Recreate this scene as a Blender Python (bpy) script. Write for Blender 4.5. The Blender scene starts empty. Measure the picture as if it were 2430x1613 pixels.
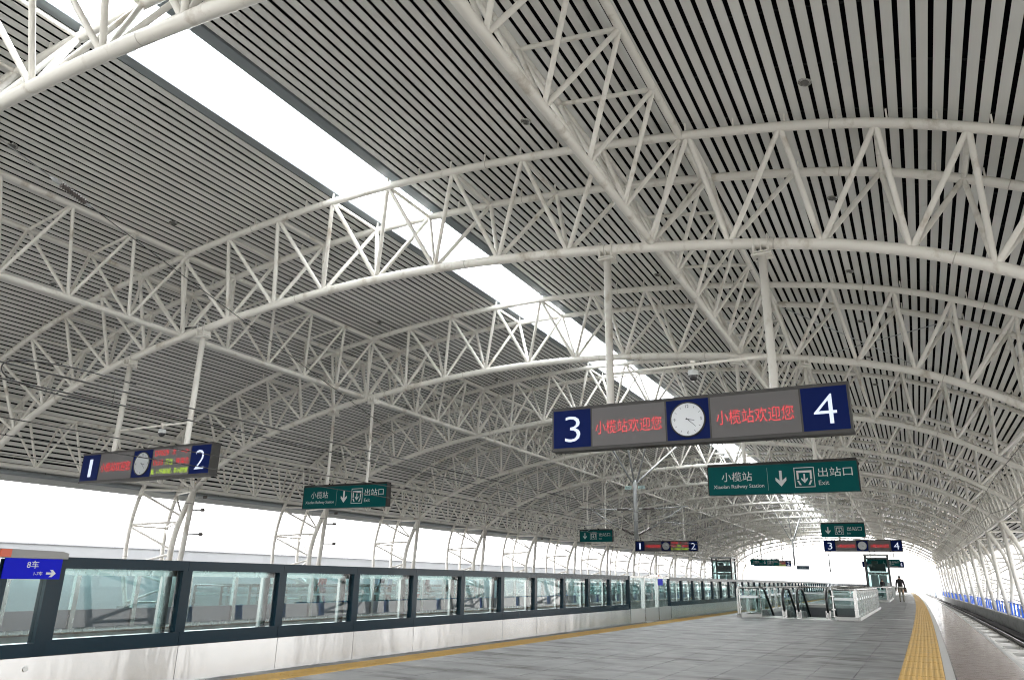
import bpy, bmesh, math, random
import numpy as np
from mathutils import Vector, Matrix, Quaternion
random.seed(7)
R = math.radians
scene = bpy.context.scene
C = scene.collection

# ------------------------------------------------------------------ camera
CAM_H = 1.1
cam_d = bpy.data.cameras.new('camera')
cam_d.sensor_width = 36.0
cam_d.lens = 1744.1 / 2430 * 36.0
cam_d.clip_start = 0.05
cam_d.clip_end = 9000
cam = bpy.data.objects.new('camera', cam_d)
C.objects.link(cam)
cam.location = (0, 0, CAM_H)
cam.rotation_euler = (Matrix.Rotation(0.502124, 3, 'Z') @ Matrix.Rotation(math.pi / 2 + 0.312314, 3, 'X')
                      @ Matrix.Rotation(0.019455, 3, 'Z')).to_euler()
scene.camera = cam

# ------------------------------------------------------------------ light and exposure
EXPO = 3.6
SUN_EL, SUN_AZ = R(62), R(-14)          # azimuth from +Y clockwise
world = bpy.data.worlds.new('World')
scene.world = world
world.use_nodes = True
wn, wl = world.node_tree.nodes, world.node_tree.links
wn.clear()
sky = wn.new('ShaderNodeTexSky')
sky.sky_type = 'NISHITA'
sky.sun_disc = False
sky.sun_elevation = SUN_EL
sky.sun_rotation = SUN_AZ
sky.air_density = 1.0
sky.dust_density = 4.0
sky.ozone_density = 1.0
hs = wn.new('ShaderNodeHueSaturation')
hs.inputs['Saturation'].default_value = 0.05
bg = wn.new('ShaderNodeBackground')
bg.inputs['Strength'].default_value = 0.15
wo = wn.new('ShaderNodeOutputWorld')
wl.new(sky.outputs[0], hs.inputs['Color'])
wl.new(hs.outputs[0], bg.inputs['Color'])
wl.new(bg.outputs[0], wo.inputs['Surface'])
sun_d = bpy.data.lights.new('sun', 'SUN')
sun_d.energy = 1.5
sun_d.angle = R(25)
sun_d.color = (1.0, 0.97, 0.92)
sun = bpy.data.objects.new('sun', sun_d)
C.objects.link(sun)
sdir = Vector((math.sin(SUN_AZ) * math.cos(SUN_EL), math.cos(SUN_AZ) * math.cos(SUN_EL), math.sin(SUN_EL)))
sun.rotation_euler = (-sdir).to_track_quat('-Z', 'Y').to_euler()
vs = scene.view_settings
vs.view_transform = 'Standard'
vs.look = 'None'
vs.exposure = EXPO
vs.gamma = 1.0
vs.use_curve_mapping = False
cy = scene.cycles
cy.max_bounces = 9
cy.diffuse_bounces = 5
cy.glossy_bounces = 5
cy.transmission_bounces = 6
cy.transparent_max_bounces = 40
cy.caustics_reflective = False
cy.caustics_refractive = False
cy.sample_clamp_indirect = 6.0
cy.use_denoising = True
cy.pixel_filter_type = 'BLACKMAN_HARRIS'
cy.filter_width = 1.05
def E(x): return x / 2 ** EXPO           # emission that reads as x after the exposure

# ------------------------------------------------------------------ the curved station axis
K0, K1, SMAX = 0.00039822, -2.809e-06, 140.0
_S = np.arange(-60, 420.01, 0.1)
_sc = np.clip(_S, -SMAX, SMAX)
_th = K0 * _sc + K1 * _sc * np.abs(_sc) / 2
_x = np.concatenate([[0], np.cumsum(-np.sin((_th[1:] + _th[:-1]) / 2) * 0.1)])
_y = np.concatenate([[0], np.cumsum(np.cos((_th[1:] + _th[:-1]) / 2) * 0.1)])
_i0 = int(np.argmin(np.abs(_S)))
_x -= _x[_i0]; _y -= _y[_i0]
def TH(s): return float(np.interp(s, _S, _th))
def P(s, u, z=0.0):
    t = TH(s)
    return Vector((float(np.interp(s, _S, _x)) + u * math.cos(t), float(np.interp(s, _S, _y)) + u * math.sin(t), z))

UC, SB, DB = -12.29, 14.705, 9.357       # hall centre, first full arch, arch spacing
KMIN, KMAX = -1, 16
S_END = SB + KMAX * DB
S_BACK = SB - 3 * DB
def sk(k): return SB + k * DB

# ------------------------------------------------------------------ mesh helpers
class MB:
    def __init__(self): self.v = []; self.f = []; self.sm = []
    def add(self, vs_, fs, smooth=False):
        o = len(self.v)
        self.v += [tuple(p) for p in vs_]
        for f in fs:
            self.f.append(tuple(i + o for i in f)); self.sm.append(smooth)
    def box(self, x0, x1, y0, y1, z0, z1, M=None):
        p = [Vector((x, y, z)) for z in (z0, z1) for y in (y0, y1) for x in (x0, x1)]
        if M is not None: p = [M @ q for q in p]
        self.add(p, [(0, 2, 3, 1), (4, 5, 7, 6), (0, 1, 5, 4), (2, 6, 7, 3), (0, 4, 6, 2), (1, 3, 7, 5)])
    def psweep(self, poly, s0, s1, step=4.7, smooth=False, caps=True):
        """closed (u, z) outline swept along the station axis"""
        n = max(1, int(math.ceil((s1 - s0) / step))); m = len(poly)
        vs_ = []
        for i in range(n + 1):
            s = s0 + (s1 - s0) * i / n
            vs_ += [P(s, u, z) for u, z in poly]
        fs = []
        for i in range(n):
            for j in range(m):
                a, b = i * m + j, i * m + (j + 1) % m
                fs.append((a, b, b + m, a + m))
        if caps:
            fs.append(tuple(range(m))); fs.append(tuple(reversed([n * m + j for j in range(m)])))
        self.add(vs_, fs, smooth)
    def pbox(self, s0, s1, u0, u1, z0, z1, step=4.7):
        self.psweep([(u0, z0), (u0, z1), (u1, z1), (u1, z0)], s0, s1, step)
    def tube(self, pts, r, n=8, caps=True):
        pts = [Vector(p) for p in pts]; m = len(pts)
        rr = r if isinstance(r, (list, tuple)) else [r] * m
        up = None; rings = []
        for i, p in enumerate(pts):
            t = ((pts[min(i + 1, m - 1)] - pts[max(i - 1, 0)])).normalized()
            if up is None:
                up = Vector((0, 0, 1)) if abs(t.z) < 0.9 else Vector((1, 0, 0))
            a = (up - t * up.dot(t)).normalized(); b = t.cross(a); up = a
            rings.append([p + (a * math.cos(2 * math.pi * k / n) + b * math.sin(2 * math.pi * k / n)) * rr[i] for k in range(n)])
        vs_ = [q for g in rings for q in g]
        fs = [(i * n + k, i * n + (k + 1) % n, (i + 1) * n + (k + 1) % n, (i + 1) * n + k) for i in range(m - 1) for k in range(n)]
        self.add(vs_, fs, True)
        if caps:
            o = len(self.v) - len(vs_)
            self.f.append(tuple(o + k for k in reversed(range(n)))); self.sm.append(False)
            self.f.append(tuple(o + (m - 1) * n + k for k in range(n))); self.sm.append(False)
    def lathe(self, prof, n=24, M=None):
        """(r, h) profile turned about local z"""
        vs_ = []
        for r, h in prof:
            for k in range(n):
                q = Vector((r * math.cos(2 * math.pi * k / n), r * math.sin(2 * math.pi * k / n), h))
                vs_.append(M @ q if M is not None else q)
        fs = [(i * n + k, i * n + (k + 1) % n, (i + 1) * n + (k + 1) % n, (i + 1) * n + k) for i in range(len(prof) - 1) for k in range(n)]
        self.add(vs_, fs, True)
    def prism(self, pts, d0, d1, M=None):
        """(x, z) outline extruded in y from d0 to d1"""
        m = len(pts)
        vs_ = [Vector((x, d0, z)) for x, z in pts] + [Vector((x, d1, z)) for x, z in pts]
        if M is not None: vs_ = [M @ q for q in vs_]
        fs = [tuple(range(m)), tuple(reversed(range(m, 2 * m)))] + [(j, j + m, (j + 1) % m + m, (j + 1) % m) for j in range(m)]
        self.add(vs_, fs)
    def mesh(self, name, mat):
        me = bpy.data.meshes.new(name)
        me.from_pydata(self.v, [], self.f)
        me.polygons.foreach_set('use_smooth', self.sm)
        if mat is not None: me.materials.append(mat)
        bm = bmesh.new(); bm.from_mesh(me); bmesh.ops.recalc_face_normals(bm, faces=bm.faces); bm.to_mesh(me); bm.free()
        return me
    def build(self, name, mat, parent=None, kind=None):
        return ob(name, self.mesh(name, mat), parent, kind)
def ob(name, me, parent=None, kind=None):
    o = bpy.data.objects.new(name, me); C.objects.link(o)
    if parent is not None: o.parent = parent
    if kind: o['kind'] = kind
    return o
def thing(name, label, cat, group=None, s=None, u=0, z=0, rot=0.0, loc=None):
    o = bpy.data.objects.new(name, None); C.objects.link(o)
    o.empty_display_size = 0.3
    if s is not None:
        o.location = P(s, u, z); o.rotation_euler = (0, 0, TH(s) + rot)
    elif loc is not None:
        o.location = loc; o.rotation_euler = (0, 0, rot)
    tag(o, label, cat, group)
    return o
def tag(o, label, cat, group=None):
    o['label'] = label; o['category'] = cat
    if group: o['group'] = group
    return o
def struct(o): o['kind'] = 'structure'; return o
def copy_tree(src, parent=None):
    c = src.copy(); C.objects.link(c)
    c.parent = parent
    for ch in src.children: copy_tree(ch, c)
    return c
def unit_tube(mat, n=10):
    mb = MB(); mb.tube([(0, 0, 0), (0, 0, 1)], 1.0, n)
    return mb.mesh('tube', mat)
def unit_box(name, mat):
    mb = MB(); mb.box(-.5, .5, -.5, .5, -.5, .5)
    return mb.mesh(name, mat)
def member(name, me, a, b, r, parent):
    a, b = Vector(a), Vector(b); d = b - a; L = d.length
    o = ob(name, me, parent)
    o.matrix_local = Matrix.LocRotScale(a, d.to_track_quat('Z', 'Y'), Vector((r, r, L)))
    return o
def placed(name, me, M, parent):
    o = ob(name, me, parent); o.matrix_local = M; return o
def catmull(pts, n=6):
    pts = [Vector(p) for p in pts]; out = []
    q = [pts[0] * 2 - pts[1]] + pts + [pts[-1] * 2 - pts[-2]]
    for i in range(1, len(q) - 2):
        for k in range(n):
            t = k / n; a, b, c_, d = q[i - 1], q[i], q[i + 1], q[i + 2]
            out.append(0.5 * ((2 * b) + (c_ - a) * t + (2 * a - 5 * b + 4 * c_ - d) * t * t + (3 * b - a - 3 * c_ + d) * t ** 3))
    out.append(pts[-1]); return out

# ------------------------------------------------------------------ materials
def mat_new(name):
    m = bpy.data.materials.new(name); m.use_nodes = True
    return m, m.node_tree.nodes, m.node_tree.links, m.node_tree.nodes['Principled BSDF']
def plain(name, col, rough=0.5, metal=0.0, var=0.0, scale=3.0, bump=0.0, bscale=60.0, spec=0.5, dirt=None, stretch=(1, 1, 1), rvar=0.0):
    """Principled with optional low-contrast noise, grain bump and dirt"""
    m, n, l, b = mat_new(name)
    b.inputs['Base Color'].default_value = (*col, 1); b.inputs['Roughness'].default_value = rough
    b.inputs['Metallic'].default_value = metal; b.inputs['Specular IOR Level'].default_value = spec
    if var or bump or dirt or rvar:
        tc = n.new('ShaderNodeTexCoord'); mp = n.new('ShaderNodeMapping')
        mp.inputs['Scale'].default_value = stretch
        geo = n.new('ShaderNodeNewGeometry')
        l.new(geo.outputs['Position'], mp.inputs['Vector'])
        no = n.new('ShaderNodeTexNoise'); no.inputs['Scale'].default_value = scale; no.inputs['Detail'].default_value = 5
        l.new(mp.outputs[0], no.inputs['Vector'])
        cur = None
        if var:
            oi = n.new('ShaderNodeObjectInfo'); ad = n.new('ShaderNodeMath'); ad.operation = 'ADD'
            gi = n.new('ShaderNodeMath'); gi.operation = 'ADD'
            l.new(oi.outputs['Random'], gi.inputs[0]); l.new(geo.outputs['Random Per Island'], gi.inputs[1])
            fr = n.new('ShaderNodeMath'); fr.operation = 'FRACT'; l.new(gi.outputs[0], fr.inputs[0])
            l.new(fr.outputs[0], ad.inputs[0]); l.new(no.outputs['Fac'], ad.inputs[1])
            mr = n.new('ShaderNodeMapRange'); mr.inputs['From Min'].default_value = .3; mr.inputs['From Max'].default_value = 1.7
            mr.inputs['To Min'].default_value = 1 - var; mr.inputs['To Max'].default_value = 1 + var
            l.new(ad.outputs[0], mr.inputs['Value'])
            mx = n.new('ShaderNodeVectorMath'); mx.operation = 'SCALE'; mx.inputs[0].default_value = col
            l.new(mr.outputs[0], mx.inputs['Scale']); cur = mx.outputs[0]
        if dirt:
            dcol, dscale, lo, hi, dst = dirt
            mp2 = n.new('ShaderNodeMapping'); mp2.inputs['Scale'].default_value = dst
            l.new(geo.outputs['Position'], mp2.inputs['Vector'])
            n2 = n.new('ShaderNodeTexNoise'); n2.inputs['Scale'].default_value = dscale; n2.inputs['Detail'].default_value = 6; n2.inputs['Roughness'].default_value = .62
            l.new(mp2.outputs[0], n2.inputs['Vector'])
            m2 = n.new('ShaderNodeMapRange'); m2.inputs['From Min'].default_value = lo; m2.inputs['From Max'].default_value = hi
            l.new(n2.outputs['Fac'], m2.inputs['Value'])
            mi = n.new('ShaderNodeMix'); mi.data_type = 'RGBA'
            l.new(m2.outputs[0], mi.inputs['Factor'])
            if cur is not None: l.new(cur, mi.inputs[6])
            else: mi.inputs[6].default_value = (*col, 1)
            mi.inputs[7].default_value = (*dcol, 1); cur = mi.outputs[2]
        if cur is not None: l.new(cur, b.inputs['Base Color'])
        if rvar:
            m3 = n.new('ShaderNodeMapRange'); m3.inputs['To Min'].default_value = max(0, rough - rvar); m3.inputs['To Max'].default_value = rough + rvar
            m3.inputs['From Min'].default_value = .3; m3.inputs['From Max'].default_value = .7
            l.new(no.outputs['Fac'], m3.inputs['Value']); l.new(m3.outputs[0], b.inputs['Roughness'])
        if bump:
            n4 = n.new('ShaderNodeTexNoise'); n4.inputs['Scale'].default_value = bscale; n4.inputs['Detail'].default_value = 4
            l.new(mp.outputs[0], n4.inputs['Vector'])
            bp_ = n.new('ShaderNodeBump'); bp_.inputs['Strength'].default_value = bump; bp_.inputs['Distance'].default_value = .02
            l.new(n4.outputs['Fac'], bp_.inputs['Height']); l.new(bp_.outputs[0], b.inputs['Normal'])
    return m
def glass(name, tint, refl=1.0, rough=0.0, milk=0.0):
    m, n, l, b = mat_new(name); n.remove(b)
    out = n['Material Output']
    tr = n.new('ShaderNodeBsdfTransparent'); tr.inputs['Color'].default_value = (*tint, 1)
    gl = n.new('ShaderNodeBsdfGlossy'); gl.inputs['Roughness'].default_value = rough; gl.inputs['Color'].default_value = (refl, refl, refl, 1)
    lw = n.new('ShaderNodeFresnel')
    geo = n.new('ShaderNodeNewGeometry'); mr = n.new('ShaderNodeMapRange')      # the exit face of a pane does not reflect
    mr.inputs['To Min'].default_value = 1.5; mr.inputs['To Max'].default_value = 1.0
    l.new(geo.outputs['Backfacing'], mr.inputs['Value']); l.new(mr.outputs[0], lw.inputs['IOR'])
    mx = n.new('ShaderNodeMixShader'); l.new(lw.outputs['Fac'], mx.inputs['Fac'])
    l.new(tr.outputs[0], mx.inputs[1]); l.new(gl.outputs[0], mx.inputs[2])
    last = mx
    if milk:
        df = n.new('ShaderNodeBsdfTranslucent'); df.inputs['Color'].default_value = (.9, .92, .92, 1)
        m2 = n.new('ShaderNodeMixShader'); m2.inputs['Fac'].default_value = milk
        l.new(mx.outputs[0], m2.inputs[1]); l.new(df.outputs[0], m2.inputs[2]); last = m2
    l.new(last.outputs[0], out.inputs['Surface'])
    return m
def lit(name, col, power=1.0, base=(.02, .02, .02)):
    m, n, l, b = mat_new(name)
    b.inputs['Base Color'].default_value = (*base, 1)
    b.inputs['Emission Color'].default_value = (*col, 1); b.inputs['Emission Strength'].default_value = E(power)
    b.inputs['Roughness'].default_value = .4
    return m

M_STEEL = plain('white_steel_paint', (.68, .66, .62), .42, var=.07, scale=1.3, dirt=((.36, .31, .25), 1.9, .56, .74, (1, 1, .6)))
M_SLAT = plain('slat_aluminium', (.67, .668, .65), .26, var=.07, scale=.5, spec=.75)
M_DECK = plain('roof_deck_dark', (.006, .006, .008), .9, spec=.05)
M_RING = plain('weld_ring', (.43, .41, .37), .5)
M_CARRIER = plain('slat_carrier', (.03, .03, .032), .7, spec=.1)
M_GUTTER = plain('gutter_steel', (.20, .225, .24), .35, var=.08, scale=.8)
M_FASCIA = plain('fascia_metal', (.40, .41, .41), .4, var=.04)
M_PANE = glass('skylight_glazing', (.93, .95, .96), .8, milk=.35)
M_DARKFRAME = plain('navy_frame_paint', (.006, .019, .030), .16, var=.10, scale=2, spec=.14)
M_GLASS = glass('platform_glass', (.76, .845, .85))
M_GLASS_L = glass('far_platform_glass', (.72, .83, .835))
M_CLEAR = glass('clear_glass', (.80, .885, .88), .55)
M_STAIN = plain('brushed_stainless', (.42, .415, .40), .24, metal=1.0, rvar=.06, scale=14, stretch=(1, 1, .2))
M_KICK = plain('kick_plate_steel', (.52, .515, .50), .25, metal=1.0, bump=1.0, bscale=1.6, stretch=(1, 1, .3))
def brushed(m, rot):                     # horizontal brushing: reflections smear up and down
    n, l = m.node_tree.nodes, m.node_tree.links; b = n['Principled BSDF']
    b.inputs['Anisotropic'].default_value = 1.0; b.inputs['Anisotropic Rotation'].default_value = rot
    tg = n.new('ShaderNodeTangent'); tg.direction_type = 'RADIAL'; tg.axis = 'Z'
    l.new(tg.outputs[0], b.inputs['Tangent'])
brushed(M_KICK, .25)
M_STAIN_DK = plain('dull_stainless', (.42, .42, .41), .35, metal=1.0)
M_GREYKICK = plain('grey_back_panel', (.085, .094, .115), .4, var=.06, scale=3)
M_CONC = plain('platform_concrete', (.34, .34, .32), .85, var=.12, scale=1.5, bump=.3, bscale=25, dirt=((.17, .17, .16), 1.2, .5, .75, (1, 1, .6)))
M_CONC_DK = plain('parapet_concrete', (.25, .25, .245), .8, var=.10, scale=.8, bump=.2, bscale=20, dirt=((.13, .13, .125), .9, .52, .75, (.6, .6, 2)))
M_TILE = plain('granite_paving', (.232, .234, .236), .42, var=.11, scale=2.2, bump=.06, bscale=140, rvar=.12,
               dirt=((.085, .082, .075), .9, .50, .63, (.42, 2.6, 1)))
M_JOINT = plain('paving_bed', (.16, .10, .097), .9)
M_YEL = plain('tactile_yellow', (.56, .345, .085), .5, var=.08, scale=4, dirt=((.38, .26, .11), 3.0, .55, .75, (1, 1, 1)))
M_PINK = plain('ribbed_edge_paving', (.205, .165, .155), .14, var=.12, scale=7, dirt=((.30, .27, .26), 1.6, .55, .72, (1.5, .5, 1)), rvar=.10)
M_WHITESTRIP = plain('pale_edge_stone', (.50, .50, .49), .3, var=.08, scale=4)
M_SLABW = plain('track_slab_concrete', (.56, .55, .52), .75, var=.08, scale=3, dirt=((.25, .24, .22), 1.4, .5, .7, (1, 1, 1)))
M_BED = plain('track_bed_dark', (.018, .017, .016), .95, var=.2, scale=2, spec=.08)
M_RAIL = plain('rail_steel', (.03, .025, .02), .5, metal=.4)
M_RAILTOP = plain('rail_running_surface', (.5, .5, .5), .25, metal=1)
M_BLUE = plain('railing_blue', (.02, .115, .60), .35, var=.08)
M_BARRIER = plain('barrier_panel_pale', (.44, .455, .475), .6, var=.05, scale=.6)
M_GROUND = plain('ground_soil', (.20, .20, .19), .9, var=.2, scale=.05)
M_BLACKPL = plain('black_rubber', (.010, .010, .011), .35)
M_BOARD = plain('board_frame', (.040, .038, .036), .5, spec=.3)
M_NAVY = plain('board_navy', (.002, .009, .070), .5, spec=.06)
M_LED = plain('led_matrix', (.125, .120, .122), .7, spec=.2, var=.05, scale=300)
M_GREEN = plain('board_green', (.001, .070, .072), .5, var=.04, scale=2, spec=.06)
M_CAP = plain('board_cap', (.018, .015, .014), .5, spec=.25)
M_SIGNW = plain('sign_white', (.50, .52, .52), .5)
M_SIGNDIM = plain('sign_pale', (.36, .50, .49), .5)
M_SIGNB = plain('sign_blue', (.004, .008, .42), .5, spec=.1)
M_ORANGE = plain('lamp_orange', (.45, .055, .008), .35)
M_DIGIT = lit('lit_digit', (.66, .76, 1.0), .95, (.15, .15, .18))
M_RED = lit('led_red', (1.0, .015, .03), .9)
M_YG = lit('led_yellow_green', (.62, .95, .04), .9)
M_CLOCK = plain('clock_face', (.42, .44, .46), .15)
M_BLACK = plain('black_print', (.012, .012, .013), .5)
M_WIRE = plain('wire', (.03, .03, .03), .5)
M_GALV = plain('galvanised_steel', (.33, .345, .35), .5, metal=.3, var=.06, scale=3)
M_INSUL = plain('insulator_brown', (.055, .045, .042), .35)
M_MARBLE = plain('white_stone', (.42, .415, .40), .35, var=.05, scale=3, dirt=((.35, .34, .33), 2.5, .55, .7, (1, 1, 1)))
M_PITWALL = plain('pit_wall_grey', (.085, .087, .093), .4, var=.06)
M_LIFTFR = plain('lift_frame', (.045, .05, .052), .35)
M_LIFTIN = plain('lift_inner', (.33, .36, .36), .4)
M_WHITEBAND = plain('frosted_band', (.72, .76, .77), .5)
M_LAMPGL = plain('downlight_lens', (.12, .12, .115), .2)

# ------------------------------------------------------------------ text to mesh
_txt = {}
def text_mesh(body, mat, depth=0.002, thin=0.0):
    key = (body, mat.name, thin)
    if key in _txt: return _txt[key]
    cu = bpy.data.curves.new('lettering', 'FONT'); cu.body = body; cu.size = 1.0
    cu.resolution_u = 3; cu.extrude = depth; cu.offset = -thin
    o = bpy.data.objects.new('lettering', cu); C.objects.link(o)
    bpy.context.view_layer.update()
    dg = bpy.context.evaluated_depsgraph_get()
    me = bpy.data.meshes.new_from_object(o.evaluated_get(dg))
    me.materials.clear(); me.materials.append(mat)
    bpy.data.objects.remove(o); bpy.data.curves.remove(cu)
    co = np.array([v.co[:] for v in me.vertices])
    mn, mx = co.min(0), co.max(0)
    for v in me.vertices:                      # normalise: x 0..w, y 0..1 of the glyph box
        v.co.x = (v.co.x - mn[0]) / (mx[1] - mn[1]); v.co.y = (v.co.y - mn[1]) / (mx[1] - mn[1])
        v.co.z = 0.001 if v.co.z > 0 else -0.001
    w = (mx[0] - mn[0]) / (mx[1] - mn[1])
    _txt[key] = (me, w); return me, w
def lettering(body, mat, parent, x, z, h, y, width=None, anchor='c', name='lettering', bold=0.0):
    """upright text on a plane facing local -y; x,z = centre (or left) of its box"""
    me, w = text_mesh(body, mat, thin=bold)
    sx = (width / w) if width else h
    x0 = x - sx * w / 2 if anchor == 'c' else x
    o = ob(name, me, parent)
    o.matrix_local = Matrix.Translation((x0, y, z - h / 2)) @ Matrix.Rotation(math.pi / 2, 4, 'X') @ Matrix.Diagonal((sx, h, 1.0, 1.0))
    return o

# ================================================================== GROUND, DECK, PLATFORMS
mb = MB(); mb.add([(-4500, -4500, -9), (4500, -4500, -9), (4500, 4500, -9), (-4500, 4500, -9)], [(0, 1, 2, 3)])
struct(mb.build('ground', M_GROUND))
mb = MB(); mb.pbox(-18, 330, -37.5, 8.2, -3.2, -1.75, 8)
struct(mb.build('viaduct_deck', M_BED))

U_EDGE, U_SCR = 1.04, -7.0
S_P0, S_P1 = -14.0, 210.0
ZL = -0.27                                 # level of the far platform
plat = MB()
PIT = (27.2, 41.2, -5.45, -2.15)           # escalator opening: s0, s1, u0, u1
plat.pbox(S_P0, PIT[0], U_SCR - .45, U_EDGE, -1.75, -.046)
plat.pbox(PIT[1], S_P1, U_SCR - .45, U_EDGE, -1.75, -.046)
plat.pbox(PIT[0], PIT[1], U_SCR - .45, PIT[2], -1.75, -.046)
plat.pbox(PIT[0], PIT[1], PIT[3], U_EDGE, -1.75, -.046)
platform = struct(plat.build('platform', M_CONC))
# edge lip
mb = MB(); mb.pbox(S_P0, S_P1, U_EDGE - .025, U_EDGE + .05, -.14, -.004); mb.build('edge_lip', M_WHITESTRIP, platform)
# opening for the escalators: tiles are left out there
TU, TS = .49, .80
tile_me = {}
def tile_mesh(w, l):
    key = (round(w, 3), round(l, 3))
    if key not in tile_me:
        m_ = MB(); g = .0025; c_ = .003
        a, b_ = w / 2 - g, l / 2 - g
        vs_ = [(-a, -b_, -.045), (a, -b_, -.045), (a, b_, -.045), (-a, b_, -.045),
               (-a, -b_, -c_), (a, -b_, -c_), (a, b_, -c_), (-a, b_, -c_),
               (-a + c_, -b_ + c_, 0), (a - c_, -b_ + c_, 0), (a - c_, b_ - c_, 0), (-a + c_, b_ - c_, 0)]
        fs = [(0, 1, 5, 4), (1, 2, 6, 5), (2, 3, 7, 6), (3, 0, 4, 7), (4, 5, 9, 8), (5, 6, 10, 9), (6, 7, 11, 10), (7, 4, 8, 11), (8, 9, 10, 11)]
        m_.add(vs_, fs); tile_me[key] = m_.mesh('paving_tile', M_TILE)
    return tile_me[key]
def in_pit(s, u): return PIT[0] - .25 < s < PIT[1] + .25 and PIT[2] - .2 < u < PIT[3] + .2
tm = tile_mesh(TU, TS); far_tiles = MB(); n_t = 0
u_left = -6.366
rows = int((S_P1 - S_P0) / TS)
base_me = [v.co.copy() for v in tm.vertices]; base_f = [tuple(p_.vertices) for p_ in tm.polygons]
for r_ in range(rows):
    s = S_P0 + (r_ + .5) * TS
    for c_ in range(12):
        u = u_left + (c_ + .5) * TU
        if in_pit(s, u): continue
        M = Matrix.Translation(P(s, u, random.uniform(-.0015, .0015))) @ Matrix.Rotation(TH(s), 4, 'Z') @ Matrix.Rotation(random.uniform(-.0015, .0015), 4, 'X')
        if 7.0 < s < 27.0 and n_t < 300:
            placed('paving_tile', tm, M, platform); n_t += 1
        elif s < 60:
            far_tiles.add([M @ q for q in base_me], base_f)
mb = far_tiles; mb.build('paving_field', M_TILE, platform, 'stuff')
mb = MB()
mb.psweep([(u_left, -.03), (u_left, 0.0), (-.486, 0.0), (-.486, -.03)], 60, S_P1)
for s0, s1, a, b_ in ((PIT[0] - .65, PIT[1] + .65, u_left, PIT[2]), (PIT[0] - .65, PIT[1] + .65, PIT[3], -.486)):
    mb.pbox(s0, s1, a, b_, -.04, -.006)
mb.build('far_paving', M_TILE, platform)
# grey margin between screen and left tactile strip
mb = MB(); mb.pbox(S_P0, S_P1, U_SCR - .2, -6.815, -.04, -.001); mb.build('margin_paving', M_TILE, platform)
# tactile strips : tiles with raised bars
def tactile(u0, u1, nbars, length, zc=0.0):
    m_ = MB(); w = u1 - u0; g = .002
    m_.box(-w / 2 + g, w / 2 - g, -length / 2 + g, length / 2 - g, -.042, .001)
    p_ = w / nbars
    for i in range(nbars):
        x = -w / 2 + (i + .5) * p_
        b0, b1, hh = p_ * .34, p_ * .22, .0065
        vs_ = [(x - b0, -length / 2 + .004, .001), (x + b0, -length / 2 + .004, .001), (x + b0, length / 2 - .004, .001), (x - b0, length / 2 - .004, .001),
               (x - b1, -length / 2 + .006, hh), (x + b1, -length / 2 + .006, hh), (x + b1, length / 2 - .006, hh), (x - b1, length / 2 - .006, hh)]
        m_.add(vs_, [(0, 1, 5, 4), (1, 2, 6, 5), (2, 3, 7, 6), (3, 0, 4, 7), (4, 5, 6, 7)])
    return m_.mesh('tactile_tile', M_YEL)
for u0, u1, nb in ((-.488, .030, 8), (-6.812, -6.368, 7)):
    tmesh = tactile(u0, u1, nb, .52); rest = MB(); cnt = 0
    bv = [v.co.copy() for v in tmesh.vertices]; bf = [tuple(p_.vertices) for p_ in tmesh.polygons]
    s = S_P0 + .26
    while s < S_P1:
        M = Matrix.Translation(P(s, (u0 + u1) / 2, random.uniform(-.0008, .0008))) @ Matrix.Rotation(TH(s), 4, 'Z')
        if 5 < s < 45: placed('tactile_tile', tmesh, M, platform)
        elif s < 110: rest.add([M @ q for q in bv], bf)
        s += .52
    rest.build('tactile_strip', M_YEL, platform, 'stuff')
    mb = MB(); mb.pbox(110, S_P1, u0, u1, -.04, .002); mb.build('tactile_far', M_YEL, platform)
mb = MB(); mb.pbox(S_P0, S_P1, .034, .145, -.04, .0); mb.build('pale_strip', M_WHITESTRIP, platform)
# ribbed dark pink paving at the edge : one row of slabs with fine ribs across
rw = (U_EDGE - .03) - .149
pk = MB(); pk.box(-rw / 2 + .003, rw / 2 - .003, -.297, .297, -.042, 0)
for j in range(14):
    y = -.297 + .021 + j * .0425
    pk.box(-rw / 2 + .012, rw / 2 - .012, y - .016, y + .016, .0, .0012)
pkm = pk.mesh('edge_slab', M_PINK); bv = [v.co.copy() for v in pkm.vertices]; bf = [tuple(p_.vertices) for p_ in pkm.polygons]
s = S_P0 + .3; rest = MB()
uc_e = .149 + rw / 2
while s < 110:
    M = Matrix.Translation(P(s, uc_e, random.uniform(-.001, .001))) @ Matrix.Rotation(TH(s), 4, 'Z')
    if 7 < s < 40: placed('edge_slab', pkm, M, platform)
    else: rest.add([M @ q for q in bv], bf)
    s += .6
rest.build('edge_paving', M_PINK, platform, 'stuff')
mb = MB(); mb.pbox(109.7, S_P1, .149, U_EDGE - .03, -.04, .002); mb.build('edge_far', M_PINK, platform)
# white floor mark beside the tactile strip
mb = MB(); mb.pbox(29.3, 29.75, -1.45, -.52, .002, .005); mb.build('floor_mark', M_WHITESTRIP, platform)

# far platform
mb = MB()
mb.pbox(S_P0, S_P1, -25.7, -17.0, -1.75, ZL)
platform2 = struct(mb.build('far_platform', M_CONC))
mb = MB(); mb.pbox(S_P0, S_P1, -17.55, -16.95, ZL + .0, ZL + .035); mb.pbox(S_P0, S_P1, -25.75, -25.0, ZL, ZL + .03)
mb.build('edge_paving', M_PINK, platform2)
mb = MB(); mb.pbox(S_P0, S_P1, -24.9, -17.6, ZL, ZL + .012); mb.build('paving_field', M_TILE, platform2)

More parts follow.
